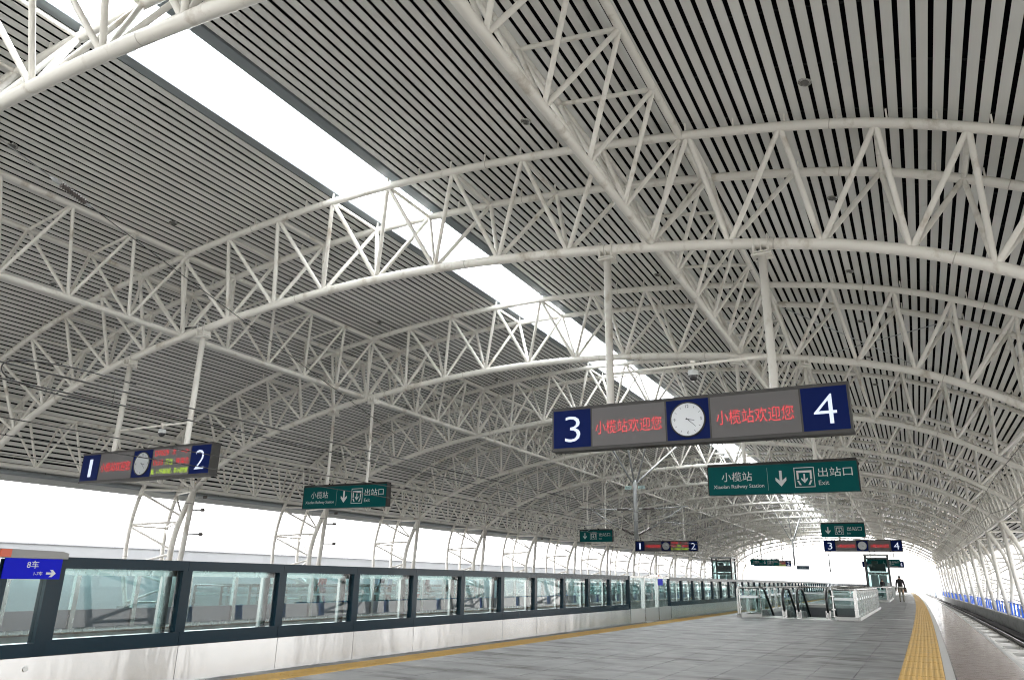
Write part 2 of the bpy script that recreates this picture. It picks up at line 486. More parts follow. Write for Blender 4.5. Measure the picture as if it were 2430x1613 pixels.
# ================================================================== TRACKS
def track(label, uc_t, zb=-1.55, ladder=False, s0=-14, s1=320):
    t = thing('railway_track', label, 'railway track', 'tracks through the station', loc=(0, 0, zb))
    t.location = (0, 0, 0)
    for sg in (-1, 1):
        mb = MB(); x = uc_t + sg * .7525
        mb.psweep([(x - .075, zb), (x - .075, zb + .012), (x - .012, zb + .03), (x - .012, zb + .13), (x - .036, zb + .14), (x - .036, zb + .172),
                   (x + .036, zb + .172), (x + .036, zb + .14), (x + .012, zb + .13), (x + .012, zb + .03), (x + .075, zb + .012), (x + .075, zb)], s0, s1, 6)
        rl = mb.build('rail', M_RAIL, t)
        mb = MB(); mb.pbox(s0, s1, x - .030, x + .030, zb + .170, zb + .174, 6); mb.build('running_surface', M_RAILTOP, rl)
    if ladder:
        # pale longitudinal beams tied by short rungs, dark pockets between
        mb = MB()
        for a, b_ in ((uc_t - 1.25, uc_t - .07), (uc_t + .57, uc_t + .66)):
            mb.pbox(s0, s1, a, b_, -1.75, zb - .004, 6)
        mb.build('track_slab', M_SLABW, t)
        rung = unit_box('sleeper', M_SLABW); rest = MB(); s = s0
        while s < 150:
            m_ = Matrix.Translation(P(s, uc_t + .25, (zb - 1.75) / 2 - .004)) @ Matrix.Rotation(TH(s), 4, 'Z') @ Matrix.Diagonal((.645, 2.3, zb + 1.75 - .008, 1))
            placed('sleeper', rung, m_, t)
            s += 4.1
        mb = MB(); mb.pbox(s0, s1, uc_t + .93, uc_t + 1.5, -1.75, zb + .20, 6); mb.build('rail_shadow_band', M_BED, t)  # dark box added to stand in for the rail side and its shadow
    else:
        mb = MB(); mb.pbox(s0, s1, uc_t - 1.25, uc_t + 1.25, -1.75, zb - .006, 6); mb.build('track_slab', M_CONC, t)
    return t
track('railway track between the near platform edge and the blue railing', 2.85, zb=-1.42, ladder=True)
track('railway track just behind the near glass platform screen', -9.55)
track('railway track below the edge of the far platform', -15.0)
track('railway track on the outer side of the far platform', -27.4)

# ================================================================== ARCH TRUSSES
A = (8.831585, 3.215101, -1.719769, 2.066756); B = (10.974741, 3.083578, -1.148898, 1.206375)
def prof(c_, x):
    t = (x / 17.0) ** 2
    return c_[0] - c_[1] * t - c_[2] * t * t - c_[3] * t ** 3
def bot(x): return prof(A, x)
_tp = [Vector((x, prof(B, x))) for x in (14, 15, 16, 17)] + [Vector(q) for q in ((18.0, 7.18), (18.95, 6.32), (19.65, 5.42), (20.1, 4.55), (20.42, 3.4), (20.5, 2.1), (20.32, .85), (19.85, -.45))]
_tpc = catmull([(q.x, 0, q.y) for q in _tp], 8)
TOPC = [(x * .5, prof(B, x * .5)) for x in range(0, 28)] + [(q.x, q.z) for q in _tpc]     # canonical half outline, x >= 0
def warp(x):                                   # the right-hand legs stand a little closer in
    if x <= 11: return x
    t = min(1, (x - 11) / 6.0)
    return x - .85 * t * t * (3 - 2 * t)
def W(x, z, side, y=0.0): return (warp(x) if side > 0 else -x, y, z)
SPR = (17.65, 4.72)
BN = [0, 1.92, 3.84, 5.75, 7.70, 9.50, 11.30, 13.05, 14.65, 16.15]
TN = [.96, 3.0, 5.0, 7.0, 9.0, 10.85, 12.7, 14.5, 16.2, 17.85]
WT = .986
def topz(x):
    xs = [q[0] for q in TOPC]; zs = [q[1] for q in TOPC]
    i = next(j for j in range(len(xs)) if xs[j] >= x)
    if i == 0: return zs[0]
    t = (x - xs[i - 1]) / max(1e-6, xs[i] - xs[i - 1]); return zs[i - 1] + t * (zs[i] - zs[i - 1])
def outer_at(z):
    for (x0, z0), (x1, z1) in zip(TOPC, TOPC[1:]):
        if x0 > 15 and z1 <= z <= z0: return x0 + (x1 - x0) * (z0 - z) / max(1e-6, z0 - z1)
INN = catmull([(SPR[0], 0, SPR[1]), (18.08, 0, 3.9), (18.52, 0, 2.75), (18.62, 0, 1.5), (18.22, 0, -.62)], 6)
STR = [(SPR[0], 0, SPR[1]), (17.86, 0, 2.0), (18.10, 0, -.62)]
def inner_at(z):
    for a, b_ in zip(INN, INN[1:]):
        if b_.z <= z <= a.z:
            t = (a.z - z) / (a.z - b_.z); q = a.lerp(b_, t); return q.x, q.y
TUBE10 = unit_tube(M_STEEL, 10)
def arch_web():
    """list of (name, a, b, r)"""
    w = []
    for side in (-1, 1):
        nodes = [W(x, bot(x), side) for x in BN] + [W(*SPR, side)]
        for y in (-WT, WT):
            for i, tx in enumerate(TN):
                t = W(tx, topz(tx), side, y)
                if i == 0 and side < 0:
                    pass
                w.append(('diagonal', nodes[i], t, .056)); w.append(('diagonal', nodes[i + 1], t, .056))
            # spring node up to the outer chord by the eave
            o = W(outer_at(4.75), 4.75, side, y)
            w.append(('diagonal', nodes[-1], W(19.2, topz(19.2), side, y), .056)); w.append(('diagonal', nodes[-1], o, .056))
        for tx in TN + [19.2]:
            w.append(('cross_bar', W(tx, topz(tx), side, -WT), W(tx, topz(tx), side, WT), .05))
        # legs
        for sg in (-1, 1):
            y = sg * WT
            def I(z): x, yy = inner_at(z); return W(x, z, side, sg * yy)
            def O(z): return W(outer_at(z), z, side, y)
            w.append(('leg_brace', O(4.6), I(3.55), .055)); w.append(('leg_brace', O(3.15), I(3.3), .055))
            w.append(('leg_brace', O(3.05), I(2.05), .055)); w.append(('leg_brace', I(1.85), O(1.25), .055))
            w.append(('leg_brace', O(1.1), I(.55), .055)); w.append(('leg_brace', I(.40), O(-.3), .055))
        w.append(('leg_brace', W(outer_at(3.1), 3.1, side, -WT), W(outer_at(3.1), 3.1, side, WT), .05))
        w.append(('leg_brace', W(outer_at(-.3), -.3, side, -WT), W(outer_at(-.3), -.3, side, WT), .05))
    return w
def make_arch(name, label, detailed):
    t = thing(name, label, 'roof truss', 'steel roof arches')
    # bottom chord, spring to spring
    pts = [W(*SPR, -1)] + [W(x, bot(x), -1) for x in np.linspace(17.0, 0, 26)] + [W(x, bot(x), 1) for x in np.linspace(.68, 17.0, 25)] + [W(*SPR, 1)]
    mb = MB(); mb.tube(pts, .118, 12); mb.build('bottom_chord', M_STEEL, t)
    for y in (-WT, WT):
        pts = [W(x, z, -1, y) for x, z in reversed(TOPC)] + [W(x, z, 1, y) for x, z in TOPC[1:]]
        mb = MB(); mb.tube(pts, .098, 12); mb.build('top_chord', M_STEEL, t)
    for side in (-1, 1):
        mb = MB(); mb.tube([W(q.x, q.z, side) for q in INN], .135, 12); mb.build('leg', M_STEEL, t)
        mb = MB(); mb.tube([W(x, z, side) for x, y_, z in STR], .125, 12); mb.build('leg', M_STEEL, t)
        mb = MB()
        for sg in (-1, 1):
            c0 = Vector(W(19.85, -.45, side, sg * WT)); mb.box(c0.x - .25, c0.x + .25, c0.y - .25, c0.y + .25, -1.74, -.44)
        mb.build('footing', M_CONC_DK, t, 'stuff')
    if detailed:
        for nm, a, b_, r in arch_web(): member(nm, TUBE10, a, b_, r, t)
        stub = MB()
    else:
        mb = MB()
        for nm, a, b_, r in arch_web(): mb.tube([a, b_], r, 6, caps=False)
        mb.build('web', M_STEEL, t, 'stuff')
    # weld rings where the chord tubes are spliced
    mb = MB()
    for side in (-1, 1):
        for x in (2.9, 6.7, 10.4, 13.9):
            a, b_ = Vector(W(x - .012, bot(x - .012), side)), Vector(W(x + .012, bot(x + .012), side)); mb.tube([a, b_], .1225, 12, caps=False)
        for x in (4.0, 8.0, 11.8, 15.4):
            for y in (-WT, WT):
                a, b_ = Vector(W(x - .01, topz(x - .01), side, y)), Vector(W(x + .01, topz(x + .01), side, y)); mb.tube([a, b_], .102, 12, caps=False)
        for z in (3.6, 1.7):
            for y in (-WT, WT):
                a, b_ = Vector(W(outer_at(z - .012), z - .012, side, y)), Vector(W(outer_at(z + .012), z + .012, side, y)); mb.tube([a, b_], .1015, 12, caps=False)
    mb.build('weld_rings', M_RING, t, 'stuff')
    # purlin stubs on the top chords
    mb = MB()
    for side in (-1, 1):
        for x in np.arange(.95, 18, 1.0):
            for y in (-WT, WT):
                c0 = W(x, topz(x), side, y); mb.box(c0[0] - .015, c0[0] + .015, c0[1] - .02, c0[1] + .02, c0[2] + .05, c0[2] + .30)
    mb.build('purlin_stubs', M_STEEL, t, 'stuff')
    return t
ORD = ['first', 'second', 'third', 'fourth', 'fifth', 'sixth', 'seventh', 'eighth', 'ninth', 'tenth', 'eleventh', 'twelfth', 'thirteenth',
       'fourteenth', 'fifteenth', 'sixteenth', 'seventeenth', 'eighteenth']
arch_near = make_arch('steel_arch', '', True)
arch_far = make_arch('steel_arch', '', False)
for k in range(KMIN, KMAX + 1):
    n_ = k - KMIN
    if k == KMIN: t = arch_near
    elif k < 6: t = copy_tree(arch_near)
    elif k == 6: t = arch_far
    else: t = copy_tree(arch_far)
    t.location = P(sk(k), UC, 0); t.rotation_euler = (0, 0, TH(sk(k)))
    lab = {-1: 'nearest white steel arch, crossing the top left corner under the skylight',
           0: 'white steel arch from which both near number boards hang',
           1: 'white steel arch from which the two near green exit signs hang',
           KMAX: 'last white steel arch framing the bright far end'}.get(k, f'{ORD[n_]} white steel arch counted from the camera')
    t['label'] = lab

# ================================================================== LONGITUDINAL TRUSSES
def long_truss(label, lo, hiA, hiB, rb=.085, rt=.075, rd=.048):
    t = thing('longitudinal_truss', label, 'roof truss', 'trusses running along the hall', loc=(0, 0, 0))
    s0, s1 = sk(-3), S_END
    step = DB / 5; n = int(round((s1 - s0) / step))
    L = lambda q, s: P(s, UC + q[0], q[1])
    for nm, q, r in (('bottom_chord', lo, rb), ('top_chord', hiA, rt), ('top_chord', hiB, rt)):
        mb = MB(); mb.tube([L(q, s0 + i * step) for i in range(n + 1)], r, 10); mb.build(nm, M_STEEL, t)
    far = MB()
    for i in range(n):
        s = s0 + i * step; sm = s + step / 2
        items = [('diagonal', L(lo, s), L(hiA, sm)), ('diagonal', L(lo, s + step), L(hiA, sm)), ('diagonal', L(lo, s), L(hiB, sm)), ('diagonal', L(lo, s + step), L(hiB, sm)),
                 ('cross_bar', L(hiA, sm), L(hiB, sm))]
        for nm, a, b_ in items:
            if sk(-1) - 3 < s < sk(5): member(nm, TUBE10, a, b_, rd, t)
            else: far.tube([a, b_], rd, 5, caps=False)
    far.build('web', M_STEEL, t, 'stuff')
    return t
def ux(x): return warp(x) if x > 0 else x
long_truss('white steel truss running lengthwise right of the skylight, over the near platform', (7.82, 8.30), (6.82, topz(6.82) - .02), (8.82, topz(8.82) - .02))
long_truss('white steel truss running lengthwise left of the skylight, over the far platform', (-7.82, 8.30), (-6.82, topz(6.82) - .02), (-8.82, topz(8.82) - .02))
long_truss('white steel truss along the left eave above the open side', (-17.62, 4.78), (-17.2, 6.75), (-18.3, 6.62), .075, .07, .045)
long_truss('white steel truss along the right eave above the blue railing', (ux(17.62), 4.78), (ux(17.2), 6.75), (ux(18.3), 6.62), .075, .07, .045)

# ================================================================== ROOF
roof = thing('station_roof', 'vaulted station roof of pale slats with a white skylight strip', 'roof', loc=(0, 0, 0))
def offset_curve(off):
    pts = [Vector(q) for q in TOPC]; out = []
    for i, q in enumerate(pts):
        t = (pts[min(i + 1, len(pts) - 1)] - pts[max(i - 1, 0)]).normalized()
        nrm = Vector((-t.y, t.x))
        if nrm.y < 0 and nrm.x < 0: nrm = -nrm
        out.append(q + nrm * off)
    return [q for q in out if q.x >= 0]
CEIL = []
for q in offset_curve(.30):
    if q.y < 4.72 and q.x > 18: break
    CEIL.append(q)
def ceil_pts(side, off=0.0):
    return [Vector((warp(q.x) if side > 0 else -q.x, q.y)) for q in CEIL]
SKY0 = .882
slat_box = unit_box('ceiling_slat', M_SLAT)
PITCH, SW = .2485, .168
slat_far = MB(); n_s = 0
bays = list(range(-3, KMAX))
deck = MB()
for side in (-1, 1):
    pts = ceil_pts(side)
    # clip the start at the skylight edge
    acc = [0.0]
    for a, b_ in zip(pts, pts[1:]): acc.append(acc[-1] + (b_ - a).length)
    def at(d):
        i = min(len(acc) - 2, max(0, int(np.searchsorted(acc, d)) - 1))
        t = (d - acc[i]) / (acc[i + 1] - acc[i]); return pts[i].lerp(pts[i + 1], t), (pts[i + 1] - pts[i]).normalized()
    d = SKY0 + .36; si = 0
    while d + SW < acc[-1]:
        q, t = at(d + SW / 2)
        ang = math.atan2(t.y, t.x) if side > 0 else math.atan2(-t.y, -t.x)
        for bay in bays:
            off = 3.1 + .45 * ((si % 3) - 1)
            s0, s1 = sk(bay) + off + .004, sk(bay + 1) + off - .004
            if bay == bays[-1]: s1 = S_END + .6
            sm = (s0 + s1) / 2
            M = (Matrix.Translation(P(sm, UC + q.x, q.y + random.uniform(-.004, .004))) @ Matrix.Rotation(TH(sm), 4, 'Z') @ Matrix.Rotation(-ang, 4, 'Y')
                 @ Matrix.Rotation(random.uniform(-.018, .018), 4, 'Y') @ Matrix.Rotation(random.uniform(-.0012, .0012), 4, 'X') @ Matrix.Diagonal((SW + random.uniform(-.003, .003), s1 - s0, .014, 1)))
            near = (bay == -1 and -16 < q.x < 17.0) or (bay == 0 and q.x < 16)
            if near and n_s < 300:
                placed('ceiling_slat', slat_box, M, roof); n_s += 1
            else:
                slat_far.add([M @ v.co for v in slat_box.vertices], [tuple(p_.vertices) for p_ in slat_box.polygons])
        d += PITCH; si += 1
    # dark deck above the slats
    pd = [q for q in pts if abs(q.x) >= SKY0 - .05]
    pd = [Vector((side * SKY0 * 1.01, at(SKY0)[0].y))] + pd
    outl = []
    up = [Vector((q.x, q.y)) for q in pd]
    offs = []
    for i, q in enumerate(up):
        t = (up[min(i + 1, len(up) - 1)] - up[max(i - 1, 0)]).normalized(); nrm = Vector((-t.y, t.x))
        if nrm.y < 0: nrm = -nrm
        if side > 0 and nrm.x < 0 and q.x > 10: nrm = -nrm
        offs.append(nrm)
    lowc = [(UC + q.x + nn.x * .20, q.y + nn.y * .20) for q, nn in zip(up, offs)]
    higc = [(UC + q.x + nn.x * .34, q.y + nn.y * .34) for q, nn in zip(up, offs)]
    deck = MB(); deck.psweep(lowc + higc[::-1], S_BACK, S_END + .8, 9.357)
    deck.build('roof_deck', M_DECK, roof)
    # dark carriers the slats clip to
    car = MB()
    for bay in bays:
        if bay > 3: break
        for j in range(6):
            s = sk(bay) + (j + .5) * DB / 6
            for (ua, za), (ub, zb) in zip(lowc[::2], lowc[2::2]):
                pa, pb = P(s, ua, za - .06), P(s, ub, zb - .06)
                car.tube([pa, pb], .02, 4, caps=False)
    car.build('slat_carriers', M_CARRIER, roof, 'stuff')
    # skylight gutter
    q0, _ = at(SKY0); q1, _ = at(SKY0 + .30)
    mb = MB(); mb.psweep([(UC + q0.x, q0.y - .04), (UC + q0.x, q0.y + .34), (UC + q1.x, q1.y + .30), (UC + q1.x, q1.y - .02)], S_BACK, S_END + .8, 9.357)
    mb.build('skylight_gutter', M_GUTTER, roof)
    # eave fascia
    e = pts[-1]; sx = 1 if side > 0 else -1
    mb = MB(); mb.psweep([(UC + e.x - sx * .02, e.y - .02), (UC + e.x + sx * .10, e.y - .30), (UC + e.x + sx * .42, e.y - .26), (UC + e.x + sx * .46, e.y + .25), (UC + e.x + sx * .2, e.y + .30)], S_BACK, S_END + .8, 9.357)
    mb.build('eave_fascia', M_FASCIA, roof)
    mb = MB(); mb.psweep([(UC + e.x - sx * .24, e.y + .02), (UC + e.x - sx * .24, e.y + .10), (UC + e.x - sx * .06, e.y + .06), (UC + e.x - sx * .06, e.y - .06)], S_BACK, S_END, 9.357)
    mb.build('eave_gutter', M_GUTTER, roof)
slat_far.build('ceiling_slats', M_SLAT, roof, 'stuff')
zsky = CEIL[0].y + .16
for bay in bays:
    mb = MB(); mb.pbox(sk(bay) + .01, sk(bay + 1) - .01, UC - SKY0 + .02, UC + SKY0 - .02, zsky, zsky + .02)
    mb.build('skylight_pane', M_PANE, roof)
# end fascia of the hall
mb = MB()
pl_, pr_ = ceil_pts(-1), ceil_pts(1)
curve = [q for q in reversed(pl_)] + pr_[1:]
for a, b_ in zip(curve, curve[1:]):
    mb.add([P(S_END + .82, UC + a.x, a.y - .15), P(S_END + .82, UC + b_.x, b_.y - .15), P(S_END + .82, UC + b_.x, b_.y + .42), P(S_END + .82, UC + a.x, a.y + .42),
            P(S_END + .9, UC + a.x, a.y - .15), P(S_END + .9, UC + b_.x, b_.y - .15), P(S_END + .9, UC + b_.x, b_.y + .42), P(S_END + .9, UC + a.x, a.y + .42)],
           [(0, 1, 2, 3), (7, 6, 5, 4), (0, 4, 5, 1), (3, 2, 6, 7)])
mb.build('end_fascia', M_FASCIA, roof)
# recessed downlights
def ceil_z(x):
    xs = [q.x for q in CEIL]; zs = [q.y for q in CEIL]
    return float(np.interp(abs(x), xs, zs))
dl_rows = [(-.82, 'over the near platform edge'), (-6.68, 'left of the near lengthwise truss'), (-18.3, 'over the far platform'), (-23.9, 'left of the far lengthwise truss')]
dlr = MB(); dlr.lathe([(.075, .0), (.10, -.012), (.118, -.010), (.122, .02), (.10, .05)], 20); dlr_m = dlr.mesh('rim', M_STAIN)
dll = MB(); dll.lathe([(0.001, .010), (.05, .010), (.078, -.002)], 20); dll_m = dll.mesh('lens', M_LAMPGL)
near_words = ['nearest', 'second', 'third', 'fourth', 'fifth', 'sixth', 'seventh', 'eighth']
for u, where in dl_rows:
    x = u - UC
    for j, s in enumerate([12.7, 17.6, 22.55, 27.5, 32.4, 37.3] if u > -18 else [7.9, 12.5, 17.4, 22.4, 27.3, 32.3]):
        z = ceil_z(x); sl = (ceil_z(x + .1) - ceil_z(x - .1)) / .2
        t = thing('recessed_downlight', f'{near_words[j]} round recessed downlight in the row {where}', 'downlight', 'ceiling downlights', loc=P(s, u, z - .026))
        t.rotation_euler = (0, -math.atan(sl), TH(s))
        ob('rim', dlr_m, t); ob('lens', dll_m, t)

# ================================================================== HANGING BOARDS
def ring_arrow(parent, x, z, h, y, mat, name='arrow'):
    """down arrow"""
    w = h * .66
    pts = [(x - w * .12, z + h / 2), (x + w * .12, z + h / 2), (x + w * .12, z - h * .12), (x + w * .5, z + h * .08), (x + w * .5, z - h * .12),
           (x, z - h / 2), (x - w * .5, z - h * .12), (x - w * .5, z + h * .08), (x - w * .12, z - h * .12)]
    mb = MB(); mb.prism(pts, y, y + .003); return mb.build(name, mat, parent)
def exit_icon(parent, x, z, h, y):
    mb = MB(); w = h * .96; b_ = h * .035
    for (x0, x1, z0, z1) in ((-w / 2, w / 2, h / 2 - b_, h / 2), (-w / 2, w / 2, -h / 2, -h / 2 + b_), (-w / 2, -w / 2 + b_, -h / 2 + b_, h / 2 - b_), (w / 2 - b_, w / 2, -h / 2 + b_, h / 2 - b_)):
        mb.box(x + x0, x + x1, y, y + .003, z + z0, z + z1)
    o = mb.build('icon_border', M_SIGNW, parent)
    mb = MB(); a = h * .36; t = h * .09
    mb.box(x - a, x + a, y - .002, y + .002, z + h * .32 - t, z + h * .32 + t * .2)
    for sg in (-1, 1):
        mb.box(x + sg * a - t / 2 - (t / 2 if sg > 0 else -t / 2), x + sg * a + t / 2 - (t / 2 if sg > 0 else -t / 2), y - .002, y + .002, z - h * .10, z + h * .32 - t)
        q = [(x + sg * a, z - h * .16), (x + sg * (a - t), z - h * .16), (x + sg * (a * .45), z - h * .38), (x + sg * (a * .70), z - h * .38)]
        mb.prism(q if sg < 0 else q[::-1], y - .002, y + .002)
    mb.build('icon_gate', M_SIGNW, parent)
    ring_arrow(parent, x, z - h * .06, h * .46, y - .002, M_SIGNW, 'icon_arrow')
def posts(parent, xs, ztop_fn, z0, r=.085, clamp=True, tie=None):
    for x in xs:
        zt = ztop_fn(x)
        mb = MB(); mb.tube([(x, 0, z0 - .02), (x, 0, z0 + .04), (x, 0, zt - .30)], [r * 1.6, r, r], 14)
        p_ = mb.build('post', M_STEEL, parent)
        mb = MB(); mb.tube([(x, 0, z0 - .0), (x, 0, z0 + .025)], r * 1.9, 14)
        mb.build('flange', M_STEEL, p_)
        if clamp:
            mb = MB()
            mb.box(x - .20, x + .20, -.17, .17, zt - .30, zt - .27); mb.box(x - .17, x + .17, -.15, .15, zt - .24, zt - .215)
            for dx in (-.13, 0, .13):
                mb.box(x + dx - .008, x + dx + .008, -.15, .15, zt - .215, zt - .06)
            for dx in (-.15, .15):
                for dy in (-.14, .14):
                    mb.tube([(x + dx, dy, zt - .33), (x + dx, dy, zt + .14)], .012, 6)
                mb.tube([(x + dx, -.14, zt + .14), (x + dx, 0, zt + .17), (x + dx, .14, zt + .14)], .012, 6)
            mb.build('clamp', M_STEEL, p_, 'stuff')
BZ = 3.74
def chord_z(side_x): return bot(abs(side_x))
def clock(parent, x, z, r, y):
    ring = MB()
    Mx = Matrix.Translation((x, y, z)) @ Matrix.Rotation(math.pi / 2, 4, 'X')
    ring.lathe([(r, .0), (r * 1.0, .022), (r * 1.07, .022), (r * 1.09, -.004)], 40, Mx)
    face = MB(); n = 40
    face.add([Mx @ Vector((r * math.cos(2 * math.pi * k / n), r * math.sin(2 * math.pi * k / n), .010)) for k in range(n)], [tuple(range(n))])
    f_ = face.build('clock_face', M_CLOCK, parent); ring.build('clock_rim', M_BLACK, parent)
    yy = y - .012
    tk = MB()
    for h in range(12):
        if h % 3 == 0: continue
        a = math.radians(90 - h * 30); ca, sa = math.cos(a), math.sin(a)
        p0, p1 = Vector((x + ca * r * .76, 0, z + sa * r * .76)), Vector((x + ca * r * .88, 0, z + sa * r * .88)); nx = Vector((-sa, 0, ca)) * r * .012
        tk.prism([((p0 - nx).x, (p0 - nx).z), ((p0 + nx).x, (p0 + nx).z), ((p1 + nx).x, (p1 + nx).z), ((p1 - nx).x, (p1 - nx).z)], yy - .001, yy + .001)
    tk.build('ticks', M_BLACK, f_, 'stuff')
    for s_, hh in (('12', 0), ('3', 3), ('6', 6), ('9', 9)):
        a = math.radians(90 - hh * 30)
        lettering(s_, M_BLACK, f_, x + math.cos(a) * r * .80, z + math.sin(a) * r * .80, r * .19, yy, name='numeral')
    for nm, ang, ln, w in (('hour_hand', 3.37 * 30, .42, .030), ('minute_hand', 22.3 * 6, .66, .022)):
        a = math.radians(90 - ang); ca, sa = math.cos(a), math.sin(a); nx, nz = -sa * r * w, ca * r * w
        bx, bz = x - ca * r * .12, z - sa * r * .12; ex, ez = x + ca * r * ln, z + sa * r * ln
        mb = MB(); mb.prism([(bx + nx, bz + nz), (bx - nx, bz - nz), (ex - nx * .5, ez - nz * .5), (ex + nx * .5, ez + nz * .5)], yy - .004, yy - .002)
        mb.build(nm, M_BLACK, f_)
def number_board(label, k, side, left, right, timetable, detail=True):
    xc = side * 8.44
    b_ = thing('number_board', label, 'platform sign', 'platform number boards', s=sk(k), u=UC + xc, z=BZ)
    Wd, H, D = 6.04, .93, .30
    mb = MB(); mb.box(-Wd / 2, Wd / 2, -D / 2, D / 2, 0, H)
    mb.box(-Wd / 2 - .012, Wd / 2 + .012, -D / 2 - .012, D / 2 + .012, -.012, .035); mb.box(-Wd / 2 - .012, Wd / 2 + .012, -D / 2 - .012, D / 2 + .012, H - .035, H + .012)
    mb.build('casing', M_BOARD, b_)
    y = -D / 2 - .006
    edges = [-3.0, -2.09, -.45, .45, 2.16, 3.0]
    names = ['number_panel', 'led_panel', 'clock_panel', 'led_panel', 'number_panel']; mats = [M_NAVY, M_LED, M_NAVY, M_LED, M_NAVY]
    pan = []
    for i in range(5):
        mb = MB(); mb.box(edges[i] + .018, edges[i + 1] - .018, y, y + .012, .055, H - .055); pan.append(mb.build(names[i], mats[i], b_))
    ty = y - .004
    lettering(left, M_DIGIT, pan[0], -2.53, H / 2 - .01, .56, ty, width=.155 if left == '1' else .36, name='digit', bold=.011)
    lettering(right, M_DIGIT, pan[4], 2.58, H / 2 - .01, .56, ty, width=.40, name='digit', bold=.011)
    lettering('小榄站欢迎您', M_RED, pan[1], -1.27, H / 2 - .02, .29, ty, width=1.46, name='led_text')
    if timetable:
        lettering('D7629', M_RED, pan[3], .56, .745, .17, ty, width=.62, anchor='l', name='led_text')
        lettering('次', M_RED, pan[3], 1.42, .745, .16, ty, name='led_text')
        lettering('→', M_RED, pan[3], 1.90, .745, .13, ty, width=.36, name='led_text')
        lettering('15:33', M_RED, pan[3], .54, .465, .17, ty, width=.43, anchor='l', name='led_text')
        lettering('开往', M_YG, pan[3], 1.25, .465, .18, ty, width=.34, name='led_text')
        lettering('珠海北', M_RED, pan[3], 1.83, .465, .19, ty, width=.56, name='led_text')
        lettering('厢，1-7车厢向前，带小孩的旅', M_YG, pan[3], 1.305, .19, .17, ty, width=1.62, name='led_text')
    else:
        lettering('小榄站欢迎您', M_RED, pan[3], 1.30, H / 2 - .02, .29, ty, width=1.46, name='led_text')
    clock(pan[2], 0, H / 2, .335, y - .002)
    posts(b_, (-1.70, 1.70), lambda x: chord_z(xc + x) - BZ, H)
    if k == 0:
        for q in range(3):
            zc_ = chord_z(xc + 1.7) - BZ
            mb = MB(); mb.tube(catmull([(1.62 - .02 * q, .05, zc_ - .32), (1.60, .16, zc_ - .05 + .02 * q), (1.45, .10 + .03 * q, zc_ + .10), (1.15 - .1 * q, .02, zc_ + .14 + .015 * q), (.75 - .1 * q, 0, zc_ + .13)], 5), .014, 6)
            mb.build('cable', M_WIRE, b_)
    if detail:
        mb = MB(); mb.tube([(-1.7, 0, 1.64), (1.7, 0, 1.64)], .032, 10); mb.build('tie_bar', M_STEEL, b_)
    return b_
NB = 'number board'
nb34 = number_board('large number board 3 and 4 with clock and red welcome text above the near platform', 0, 1, '3', '4', False)
nb12 = number_board('near number board 1 and 2 with red and green train times above the far platform', 0, -1, '1', '2', True)
number_board('smaller number board 3 and 4 hanging farther along the near platform', 6, 1, '3', '4', False)
number_board('smaller number board 1 and 2 hanging farther along the far platform', 6, -1, '1', '2', True)
number_board('distant number board 3 and 4 hidden partly behind the near platform lift', 13, 1, '3', '4', False)
number_board('distant number board 1 and 2 partly behind a green exit sign', 13, -1, '1', '2', True)
def exit_board(label, k, side, full=True, zoff=0.0, uoff=0.0):
    Wd, H, D = (4.36, .88, .26) if full else (2.5, .80, .24)
    xc = side * (8.75 if full else 8.3) + uoff
    b_ = thing('exit_sign', label, 'exit sign', 'green exit signs', s=sk(k), u=UC + xc, z=3.70 + zoff)
    mb = MB(); mb.box(-Wd / 2, Wd / 2, -D / 2, D / 2, 0, H); mb.build('panel', M_GREEN, b_)
    mb = MB(); mb.box(-Wd / 2 - .01, Wd / 2 + .01, -D / 2 - .01, D / 2 + .01, H + .001, H + .085); mb.build('cap', M_CAP, b_)
    mb = MB(); mb.box(Wd / 2 + .001, Wd / 2 + .03, -D / 2 - .004, D / 2 + .004, 0, H); mb.box(-Wd / 2 - .03, -Wd / 2 - .001, -D / 2 - .004, D / 2 + .004, 0, H); mb.build('end_cap', M_CAP, b_, 'stuff')
    y = -D / 2 - .005
    if full:
        lettering('小榄站', M_SIGNW, b_, -1.30, .55, .285, y, width=.93)
        lettering('Xiaolan Railway Station', M_SIGNW, b_, -1.26, .235, .145, y, width=1.55)
        mb = MB(); mb.box(-.372, -.366, y, y + .003, .10, .78); mb.build('divider', M_SIGNDIM, b_)
        ring_arrow(b_, .02, .44, .48, y, M_SIGNW)
        exit_icon(b_, .70, .45, .60, y)
        lettering('出站口', M_SIGNW, b_, 1.57, .58, .27, y, width=.95); lettering('Exit', M_SIGNW, b_, 1.09, .27, .135, y, anchor='l')
    else:
        ring_arrow(b_, -.86, .40, .44, y, M_SIGNW); exit_icon(b_, -.20, .41, .52, y)
        lettering('出站口', M_SIGNW, b_, .68, .50, .24, y, width=.84); lettering('Exit', M_SIGNDIM, b_, .24, .22, .10, y, anchor='l')
    posts(b_, (-1.05, 1.05) if full else (-.7, .7), lambda x: chord_z(xc + x) - 3.70 - zoff, H + .08, r=.06)
    return b_
exit_board('large green exit sign with the station name behind the 3 and 4 board', 1, 1)
exit_board('green exit sign with the station name to the right of the 1 and 2 board', 1, -1, uoff=.33)
exit_board('short green exit sign above the farther 3 and 4 board', 4, 1, False, .22, 0.0)
exit_board('short green exit sign left of the hanging overhead wire mast', 4, -1, False, .0, .0)
exit_board('tiny green exit sign far along the far platform beside a number 2', 12, -1, True, .0, .5)
exit_board('tiny green exit sign right of the near platform lift', 12, 1, True, .05, 0)
